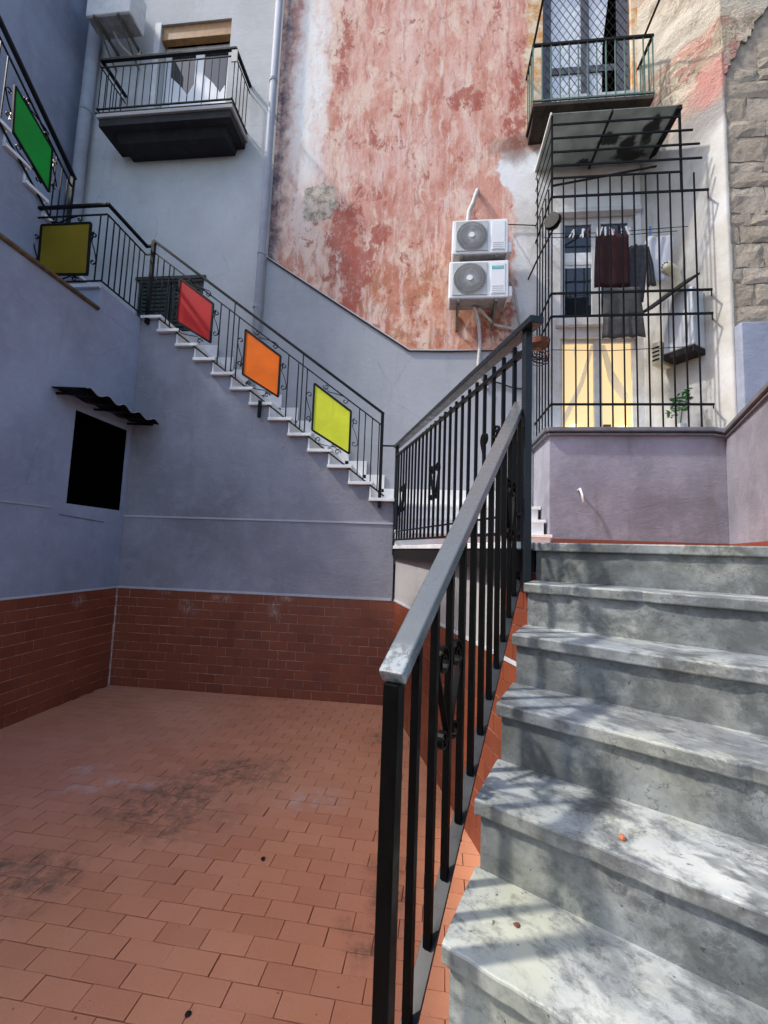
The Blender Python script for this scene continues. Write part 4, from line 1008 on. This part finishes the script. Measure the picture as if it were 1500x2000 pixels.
# ================================================================== parapet below the cage
pp = thing('parapet_wall', 'purple grey plastered parapet with a dark double coping below the window cage', 'wall', (2.2, 4.93, LZ))
pts = [(1.31, YP-.04), (1.31, 4.93), (3.15, 4.93), (2.80, 3.70), (2.25, 1.9), (2.5, 1.8), (3.05, 3.6), (3.45, 4.93), (3.25, 4.99), (2.72, YP-.04)]
MB().prism(pts[:3]+[(3.24, 4.93), (2.72, YP-.04)], LZ-.02, 3.04).build('wall', 'parapet', pp, bevel=.012)
par = MB().hexa([(3.152, 4.925, LZ-.02), (2.25, 1.9, LZ-.02), (2.45, 1.85, LZ-.02), (3.36, 4.90, LZ-.02), (3.152, 4.925, 3.04), (2.25, 1.9, 3.30), (2.45, 1.85, 3.30), (3.36, 4.90, 3.04)]).build('side_wall', 'parapet', pp)
b = MB()
path = [Vector((1.31, YP-.05, 3.08)), Vector((1.31, 4.93, 3.08)), Vector((3.02, 4.93, 3.09)), Vector((3.17, 4.90, 3.055))]
path2 = [Vector((3.17, 4.90, 3.055)), Vector((2.25, 1.9, 3.32))]
for PA in (path, path2):
    for p, q in zip(PA[:-1], PA[1:]):
        dd = (q-p).normalized(); b.bar(p-dd*.03, q+dd*.03, .13, .045)
        b.bar(p-dd*.02-Vector((0, 0, .052)), q+dd*.02-Vector((0, 0, .052)), .085, .022)
b.build('coping', 'coping', pp, bevel=.006)
b = MB(); b.box((1.34, 4.896, LZ-.02), (3.14, 4.928, LZ+.145)); b.build('skirting', 'wtile', pp)
b = MB(); dd = Vector((-.902, -3.025, 0)).normalized(); nn_ = Vector((dd.y, -dd.x, 0)); nn_ = nn_ if nn_.x < 0 else -nn_
b.slab([Vector((3.14, 4.90, LZ-.02)), Vector((2.25, 1.9, LZ-.02)), Vector((2.25, 1.9, LZ+.14)), Vector((3.14, 4.90, LZ+.14))], nn_*.02); b.build('skirting', 'wtile', pp)
hk = MB().tube([(1.62, 4.935, 2.40), (1.62, 4.86, 2.41), (1.635, 4.84, 2.34), (1.645, 4.84, 2.26)], .012, 8).build('pipe_stub', 'white', smooth=True); tag(hk, 'little bent white pipe stub sticking out of the purple grey parapet', 'pipe')

# ================================================================== window cage
cg = thing('window_cage', 'dark iron bar cage with a grimy sheet roof standing on the parapet', 'cage', (2.1, 4.95, 3.1))
CX0, CX1, CY = 1.345, 3.04, 4.95
b0 = bar_mesh('bar', .014, .014, 3.05, 'iron_bar'); b1 = bar_mesh('bar', .014, .014, 3.72, 'iron_bar')
for k in range(13):
    x = CX0+.1322*k
    inst('bar', b1 if k in (0, 11) else b0, None, cg, (x, CY, 3.10), 0)
for k in range(5): inst('bar', b1 if k == 4 else b0, None, cg, (CX0, CY+.14*(k+1), 3.10), 0)
def xr_at(y): return SA.x+(SB_.x-SA.x)*(YP-y)/(YP-4.90)-.02
for z, x1 in ((3.385, 3.06), (4.43, 3.08), (4.71, 3.08), (5.92, 3.08)):
    b = MB().bar((CX0, CY-.012, z), (x1, CY-.012, z), .012, .026); b.bar((CX0-.012, CY-.012, z), (CX0-.012, YP-.001, z), .012, .026)
    b.bar((x1-.01, CY-.012, z), (x1+.06, CY+.10, z), .012, .022); b.build('cross_bar', 'iron_bar', cg)
for z, x1 in ((6.16, 2.80), (6.32, 3.02), (6.50, 3.0), (6.68, 2.93), (6.86, 2.80)):
    b = MB().bar((CX0, CY-.012, z), (x1, CY-.012, z), .012, .022); b.bar((CX0-.012, CY-.012, z), (CX0-.012, YP-.001, z), .010, .014); b.build('cross_bar', 'iron_bar', cg)
MB().vbar((2.795, CY, 5.92), (2.795, CY, 6.98), .022, .022).build('post', 'iron_bar', cg)
MB().vbar((CX0, CY, 5.92), (CX0, CY, 6.98), .022, .022).build('post', 'iron_bar', cg)
for x0, x1 in ((CX0-.01, 2.03), (2.045, 2.78)):
    MB().box((x0, CY-.03, 6.985), (x1, YP-.002, 6.995)).build('roof_sheet', 'sheet', cg)
for x, w_ in ((2.037, .022), (2.79, .05)): MB().bar((x, CY-.03, 6.972), (x, YP-.002, 6.972), w_, .024 if w_ < .03 else .05).build('roof_beam', 'iron', cg)
MB().bar((CX0-.02, CY-.04, 6.985), (CX0-.02, YP-.001, 6.985), .016, .03).build('roof_edge', 'offwhite', cg)
b = MB().bar((1.36, CY+.05, 6.12), (2.78, CY+.5, 6.72), .018, .018); b.build('brace', 'iron', cg)

# ------------------------------------------------------------------ things in the cage
def cloth(name, label, cat, mat, rows, y0, amp=.015, nx=14, waves=3.0, seed=0, extra=()):
    b = MB(); rnd = random.Random(seed)
    for R in (rows, *extra):
        vs = []; fs = []; ph = rnd.random()*6
        sub = []
        for (za, la, ra), (zb, lb_, rb_) in zip(R[:-1], R[1:]):
            for t in range(5): k = t/5; sub.append((za+(zb-za)*k, la+(lb_-la)*k, ra+(rb_-ra)*k))
        sub.append(R[-1])
        for j, (z, l, r) in enumerate(sub):
            g = .3+.7*j/len(sub)
            for i in range(nx+1):
                t = i/nx; x = l+(r-l)*t
                vs.append((x+.004*math.sin(9*t+j*.4+ph), y0+amp*g*math.sin(waves*2*math.pi*t+ph+.15*j)+amp*.4*math.sin(17*t+ph), z+.006*math.sin(8*t+ph)))
        for j in range(len(sub)-1):
            for i in range(nx): a = j*(nx+1)+i; fs.append((a, a+1, a+nx+2, a+nx+1))
        b.add(vs, fs)
    o = b.build(name, mat, smooth=True); s = o.modifiers.new('thickness', 'SOLIDIFY'); s.thickness = .006
    return tag(o, label, cat)
yl = 5.12
cloth('towel', 'dark maroon towel pegged on the washing line inside the cage', 'towel', 'mar', [(5.56, 1.90, 2.28), (5.2, 1.885, 2.285), (4.88, 1.885, 2.28)], yl, .006, waves=2.2, seed=1)
cloth('shirt', 'charcoal long sleeved shirt hanging on the line between towel and white shirt', 'shirt', 'navy', [(5.45, 2.34, 2.50), (5.38, 2.24, 2.54), (5.1, 2.27, 2.50), (4.72, 2.28, 2.46)], yl+.06, .015, seed=2, extra=([(5.42, 2.47, 2.53), (5.2, 2.50, 2.58), (4.92, 2.53, 2.61)],))
cloth('t_shirt', 'white t-shirt hanging at the right end of the washing line', 'shirt', 'whitecloth', [(5.58, 2.55, 2.83), (5.52, 2.52, 2.85), (5.30, 2.54, 2.80), (5.0, 2.58, 2.76)], yl+.10, .012, seed=3)
cloth('shorts', 'crumpled grey shorts hanging below the maroon towel', 'shorts', 'greycloth', [(4.86, 1.98, 2.40), (4.70, 1.98, 2.40), (4.52, 1.97, 2.42)], yl-.02, .010, waves=2.0, seed=4, extra=([(4.52, 1.97, 2.19), (4.24, 1.955, 2.20)], [(4.52, 2.20, 2.42), (4.25, 2.22, 2.44)]))
for z, y, lab in ((5.60, yl, 'front washing line carrying the maroon towel'), (5.70, yl+.2, 'upper rear washing line with spare pegs'), (4.06, 5.0, 'low empty washing line across the lit door')):
    o = MB().tube([(CX0, y, z), (2.0, y, z-.02), (min(2.95, xr_at(y)), y, z+.02)], .0045, 5).build('washing_line', 'wire'); tag(o, lab, 'washing line')
pegm = {}
def peg(x, y, z, mat, lab, tilt=0.0):
    if mat not in pegm:
        b = MB(); b.box((-.006, -.006, -.075), (.006, -.001, .012)); b.box((-.006, .001, -.075), (.006, .006, .012)); b.tube([(-.008, 0, -.02), (.008, 0, -.02)], .008, 6)
        me = b.mesh('clothes_peg'); me.materials.append(mm(mat)); pegm[mat] = me
    o = bpy.data.objects.new('clothes_peg', pegm[mat]); C.objects.link(o); o.location = (x, y, z+.03); o.rotation_euler = (0, tilt, 0); o.scale = (1.3, 1.3, 1.3)
    tag(o, lab, 'peg', 'clothes pegs on the washing lines')
ORD = ('leftmost', 'second from left', 'third from left', 'fourth from left', 'fifth from left', 'rightmost')
for k, (x, t) in enumerate(((1.92, 0), (1.97, .3), (2.01, 0), (2.07, -.3), (2.25, -.3))): peg(x, yl-.01, 5.60, 'whitepeg', 'white peg on the maroon towel, %s of the five' % (ORD[k] if k < 4 else ORD[5]), t)
peg(1.66, yl-.01, 5.59, 'whitepeg', 'white peg at the far left of the front line, left of the pink one', .3)
peg(1.75, yl-.01, 5.59, 'whitepeg', 'white peg on the front line just left of a pale pink peg')
peg(1.80, yl-.01, 5.59, 'pinkpeg', 'pink peg on the front line left of the maroon towel')
peg(2.15, yl+.19, 5.72, 'pinkpeg', 'left one of the two bright pink pegs together above the towel', .1)
peg(2.19, yl+.19, 5.72, 'pinkpeg', 'right one of the two bright pink pegs together above the towel', .1)
for k, (x, t) in enumerate(((1.70, .5), (1.83, .5), (2.01, .1), (2.29, .0), (2.38, .1), (2.47, .4))): peg(x, yl+.19, 5.74, 'whitepeg', 'white peg on the upper rear washing line, %s of the six' % ORD[k], t)
peg(2.62, yl+.19, 5.74, 'bluepeg', 'blue peg at the right of the upper rear washing line')
peg(1.62, 5.0, 4.05, 'whitepeg', 'white peg on the low empty washing line')
# boiler
bo = thing('boiler', 'white wall boiler with a cream grille hung on the side wall in the cage', 'boiler', (2.9, 5.2, 4.0))
bc = SA+SD*.54+SN*.125
def bbox(c, hu, hn, z0, z1): 
    return [c-SD*hu+SN*hn, c+SD*hu+SN*hn, c+SD*hu-SN*hn, c-SD*hu-SN*hn]
def bx(c, hu, hn, z0, z1):
    q = bbox(c, hu, hn, z0, z1); b = MB(); return b.prism([(p.x, p.y) for p in q], z0, z1)
bx(bc, .17, .12, 4.10, 4.80).build('casing', 'enamel', bo, bevel=.02, seg=3)
for u in (-.10, .10):
    q = bc+SN*.1205+SD*u; MB().bar(q+Vector((0, 0, 4.14)), q+Vector((0, 0, 4.76)), .008, .004, SN).build('seam', 'seam', bo)
bx(bc, .165, .115, 4.03, 4.098).build('base', 'iron', bo)
g = bx(bc-SD*.235+SN*.03, .05, .12, 4.0, 4.28).build('side_grille', 'cream_grille', bo, bevel=.01)
b = MB()
for k in range(4): q = bc-SD*.235+SN*(.152); b.bar(q-SD*.04+Vector((0, 0, 4.06+.05*k)), q+SD*.04+Vector((0, 0, 4.06+.05*k)), .006, .02)
b.build('slot', 'iron', bo)
fp = bc-SD*.05
b = MB().tube([fp+Vector((0, 0, 4.80)), fp+Vector((0, 0, 5.02)), fp+SN*.06-SD*.02+Vector((0, 0, 5.12)), fp+SN*.16-SD*.05+Vector((0, 0, 5.17))], [.05, .05, .06, .065], 14); b.build('flue', 'cream_grille', bo, smooth=True)
b = MB()
for k in range(8):
    a = k*math.pi/4; cc = fp+SN*.163-SD*.051+Vector((0, 0, 5.171)); b.disc(cc+SD*.035*math.cos(a)+Vector((0, 0, .035*math.sin(a))), SN, .009, .004, 8)
b.build('flue_hole', 'iron', bo)
bd = MB().hexa([(2.42, 5.18, 4.56), (2.50, 5.05, 4.56), (2.98, 4.98, 4.92), (2.90, 5.12, 4.92), (2.42, 5.18, 4.59), (2.50, 5.05, 4.59), (2.98, 4.98, 4.95), (2.90, 5.12, 4.95)]).build('board', 'iron'); tag(bd, 'dark board leaning sideways above the white boiler', 'board')
# plant
pl = thing('plant', 'small bright green pot plant at the right foot of the cage', 'plant', (2.78, 5.08, 3.1))
MB().tube([(2.78, 5.08, 3.06), (2.78, 5.08, 3.20)], [.05, .065], 12).build('pot', 'offwhite', pl)
MB().tube([(2.78, 5.08, 3.2), (2.80, 5.05, 3.42)], .006, 5).build('stem', 'leaf', pl)
rnd = random.Random(5)
b = MB()
for k in range(90):
    c = Vector((2.66+.24*rnd.random(), 5.02+.12*rnd.random(), 3.30+.22*rnd.random())); c.z += (c.x-2.72)*.6
    a = Vector((rnd.uniform(-1, 1), rnd.uniform(-1, 1), rnd.uniform(-.3, .6))).normalized()*.035; s = a.cross(Vector((rnd.random(), rnd.random(), 1))).normalized()*.015
    b.add([c-a, c+s, c+a, c-s], [(0, 1, 2, 3)])
b.build('foliage', 'leaf', pl)
# basket with wires at the left of the cage
bk = thing('wire_basket', 'rusty brown basket of tangled wire fixed left of the cage', 'basket', (1.22, 5.1, 4.2))
MB().tube([(1.24, 5.15, 4.18), (1.24, 5.15, 4.24), (1.24, 5.15, 4.26)], [.13, .14, .05], 16).build('lid', 'basket', bk)
rnd = random.Random(9)
for k in range(9):
    c = Vector((1.24+.03*rnd.uniform(-1, 1), 5.15+.03*rnd.uniform(-1, 1), 4.06+.05*rnd.uniform(-1, 1))); r = .07+.04*rnd.random(); u = Vector((rnd.uniform(-1, 1), rnd.uniform(-1, 1), rnd.uniform(-.6, .6))).normalized(); v = u.cross(Vector((.3, .2, .9))).normalized()
    MB().tube([c+u*r*math.cos(t*math.pi/8)+v*r*1.3*math.sin(t*math.pi/8) for t in range(17)], .006, 5).build('wire_loop', 'basket' if k % 3 == 0 else 'wire', bk)
lp = thing('bracket_lamp', 'round black lamp head at the upper left side of the cage', 'lamp', (1.36, 5.0, 5.6))
MB().tube([(1.40, 5.02, 5.62), (1.36, 4.96, 5.62), (1.33, 4.92, 5.62)], [.05, .10, .09], 14).build('head', 'black', lp)
MB().tube([(1.40, 5.02, 5.62), (1.28, 5.4, 5.45), (1.24, YP, 5.40)], .012, 6).build('arm', 'wire', lp)

# ================================================================== air conditioners
def ac(label, x0, x1, z0, z1, yf, plate):
    t = thing('air_conditioner', label, 'air conditioner', ((x0+x1)/2, YP, z0), 'white outdoor air conditioner units on the pink wall')
    yb = yf+.27; w = x1-x0; h = z1-z0
    MB().box((x0, yf, z0), (x1, yb, z1)).build('casing', 'white', t, bevel=.014, seg=3)
    MB().box((x0+.02, yf+.012, z0-.012), (x1-.02, yb-.01, z0-.0005)).build('base_tray', 'under', t)
    cx, cz, R = x0+w*.345, (z0+z1)/2+.005, min(h*.43, w*.30)
    s = R*1.02
    MB().box((cx-s, yf-.010, cz-s), (cx+s, yf-.001, cz+s)).build('fan_plate', 'grille', t, bevel=.006)
    MB().disc((cx, yf-.0105, cz), (0, -1, 0), R*.96, .003, 40).build('fan_opening', 'fan_dark', t)
    b = MB()
    for k in range(44):
        pts = []
        for q in range(7):
            r = R*(.20+.76*q/6); a = 2*math.pi*k/44+.55*(q/6)**1.2; pts.append((cx+r*math.cos(a), yf-.021-.006*math.sin(math.pi*q/6), cz+r*math.sin(a)))
        b.ribbon(pts, (0, .006, 0), .0042)
    for rr_ in (.50, .78, .97):
        b.tube([(cx+R*rr_*math.cos(2*math.pi*k/36), yf-.019, cz+R*rr_*math.sin(2*math.pi*k/36)) for k in range(37)], .0028, 4)
    b.build('fan_grille', 'grille', t)
    MB().tube([(cx, yf-.014, cz), (cx, yf-.034, cz)], [R*.20, R*.17], 20).build('fan_hub', 'white', t)
    px0, px1 = x0+w*.70, x1-w*.06
    MB().box((px0, yf-.007, z0+h*.09), (px1, yf-.0008, z1-h*.08)).build('service_panel', 'white', t, bevel=.004)
    b = MB()
    for k in range(4): b.box((px0+.02, yf-.009, z0+h*(.12+.055*k)), (px1-.02, yf-.0071, z0+h*(.135+.055*k)))
    b.build('panel_groove', 'grille', t)
    MB().box((x1+.0005, yf+.02, z0+.02), (x1+.05, yf+.16, z0+.16)).build('valve_cover', 'white', t, bevel=.01)
    for xx in (x0+w*.17, x0+w*.80):
        b = MB(); b.bar((xx, yf+.0, z0-.030), (xx, YP-.001, z0-.030), .035, .035); b.bar((xx, YP-.012, z0-.032), (xx, YP-.012, z0-.25), .035, .02); b.bar((xx, yf+.06, z0-.05), (xx, YP-.02, z0-.23), .022, .016)
        b.build('bracket', 'bracket', t)
    if plate:
        pz = z1-h*.20
        MB().box((px0+.014, yf-.0095, pz-.02), (px1-.02, yf-.0072, pz+.02)).build('name_plate', 'teal', t)
        cu = bpy.data.curves.new('lettering', 'FONT'); cu.body = 'Hisense'; cu.size = .036; cu.align_x = 'CENTER'; cu.align_y = 'CENTER'; cu.extrude = .0008
        to = bpy.data.objects.new('tmp', cu); C.objects.link(to); bpy.context.view_layer.update()
        me = bpy.data.meshes.new_from_object(to.evaluated_get(bpy.context.evaluated_depsgraph_get())); bpy.data.objects.remove(to)
        me.materials.clear(); me.materials.append(mm('white'))
        lo = bpy.data.objects.new('lettering', me); C.objects.link(lo); lo.parent = t
        lo.location = Vector(((px0+px1)/2-.003, yf-.0105, pz))-Vector(t.location); lo.rotation_euler = (math.pi/2, 0, 0)
    return t
ac('upper white air conditioner unit on the pink wall, its front panel plain', .195, .905, 5.52, 5.99, YP-.38, False)
ac('lower white air conditioner unit on the pink wall, with a teal name plate', .165, .915, 4.92, 5.42, YP-.38, True)
def hose(label, pts, r, mat='hose', n=8):
    # smooth the path a little
    P = [Vector(p) for p in pts]; Q = []
    for i in range(len(P)-1):
        a, b2, c, d = P[max(i-1, 0)], P[i], P[i+1], P[min(i+2, len(P)-1)]
        for t in range(6):
            t /= 6; Q.append(.5*((2*b2)+(-a+c)*t+(2*a-5*b2+4*c-d)*t*t+(-a+3*b2-3*c+d)*t**3))
    Q.append(P[-1]); o = MB().tube(Q, r, n).build('hose' if mat == 'hose' else 'cable', mat, smooth=True); return tag(o, label, 'hose' if mat == 'hose' else 'cable')
hose('pale lagged pipe slanting out of the pink wall down to the upper air conditioner', [(.545, YP-.0, 6.70), (.53, YP-.07, 6.66), (.47, YP-.10, 6.45), (.42, YP-.12, 6.30), (.40, YP-.14, 5.98)], .032)
hose('pale hose dropping from under the lower air conditioner to the grey dado', [(.50, YP-.22, 4.90), (.57, YP-.14, 4.72), (.60, YP-.07, 4.45), (.585, YP-.07, 4.15), (.62, YP-.06, 3.95), (.72, YP-.05, 3.85)], .024)
hose('pale hose running right from under the air conditioners towards the cage', [(.56, YP-.20, 4.89), (.72, YP-.10, 4.78), (.82, YP-.06, 4.72), (1.10, YP-.05, 4.66), (1.30, YP-.03, 4.60)], .018)
hose('grey pipe bundle bending down beside the lower air conditioner', [(.93, YP-.20, 5.30), (1.02, YP-.10, 5.24), (1.07, YP-.05, 5.08), (1.13, YP-.04, 4.75), (1.15, YP-.04, 4.50)], .016)
hose('thin dark wire from the upper air conditioner to the cage', [(.90, YP-.12, 6.06), (.92, YP-.05, 6.16), (.98, YP-.03, 6.18), (1.33, YP-.03, 6.15)], .007, 'wire')
hose('thin grey wire below the air conditioners on the dado', [(.60, YP-.06, 3.96), (.85, YP-.05, 3.93), (1.05, YP-.05, 3.86), (1.28, YP-.05, 3.84)], .010, 'wire')
t = thing('air_conditioner', 'air conditioner box on brackets under the top edge beside the left drainpipe', 'air conditioner', (-5, YP, 9.9))
MB().box((-5.30, YP-.50, 9.42), (-4.58, YP-.18, 9.96)).build('casing', 'offwhite', t, bevel=.02, seg=3)
MB().box((-5.28, YP-.48, 9.405), (-4.60, YP-.20, 9.419)).build('base_tray', 'under', t)
b = MB()
for x in (-5.14, -4.76):
    b = MB(); b.bar((x, YP-.52, 9.385), (x, YP-.001, 9.385), .035, .035); b.bar((x, YP-.48, 9.37), (x, YP-.01, 9.08), .02, .02); b.build('bracket', 'bracket', t)
hose('grey condensate hose below the air conditioner at top left', [(-5.0, YP-.3, 9.41), (-4.93, YP-.2, 9.28), (-4.80, YP-.08, 9.22), (-4.76, YP-.04, 9.32)], .016)
hose('thin white pipe dropping from the top left air conditioner behind the balcony', [(-4.74, YP-.04, 9.40), (-4.76, YP-.03, 9.2), (-4.78, YP-.03, 8.6), (-4.78, YP-.03, 7.9)], .012)

# ================================================================== bits lying about
rnd = random.Random(21)
def pebble(name, label, cat, mat, loc, r, flat=.6):
    b = MB(); n = 7
    vs = []; fs = []
    for j in range(1, 4):
        for i in range(n):
            a = 2*math.pi*i/n; ph = math.pi*j/4; k = r*(.8+.4*rnd.random()); vs.append((k*math.sin(ph)*math.cos(a), k*math.sin(ph)*math.sin(a), k*flat*math.cos(ph)))
    vs += [(0, 0, r*flat), (0, 0, -r*flat)]
    for j in range(2):
        for i in range(n): fs.append((j*n+i, j*n+(i+1) % n, (j+1)*n+(i+1) % n, (j+1)*n+i))
    for i in range(n): fs += [(3*n, (i+1) % n, i), (3*n+1, 2*n+i, 2*n+(i+1) % n)]
    b.add([(v[0]+loc[0], v[1]+loc[1], v[2]+loc[2]+r*flat) for v in vs], fs); return tag(b.build(name, mat), label, cat)
q = pt(1, .30, .335); pebble('brick_chip', 'orange brick chip on the edge of the second lowest visible marble step', 'chip', 'stonebit', (q.x, q.y, P0.z+RR+.0), .009)
q = pt(0, .62, .13); pebble('dry_leaf', 'curled brown leaf scrap on the lowest visible marble step', 'leaf', 'basket', (q.x, q.y, P0.z), .008, .3)
pebble('snail_shell', 'small dark snail shell on the red floor tiles', 'shell', 'iron', (-.83, 2.37, .003), .012)
pebble('dry_leaf', 'dark curled leaf on the red floor tiles near the bottom edge', 'leaf', 'iron', (-.80, 1.60, .003), .012, .4)
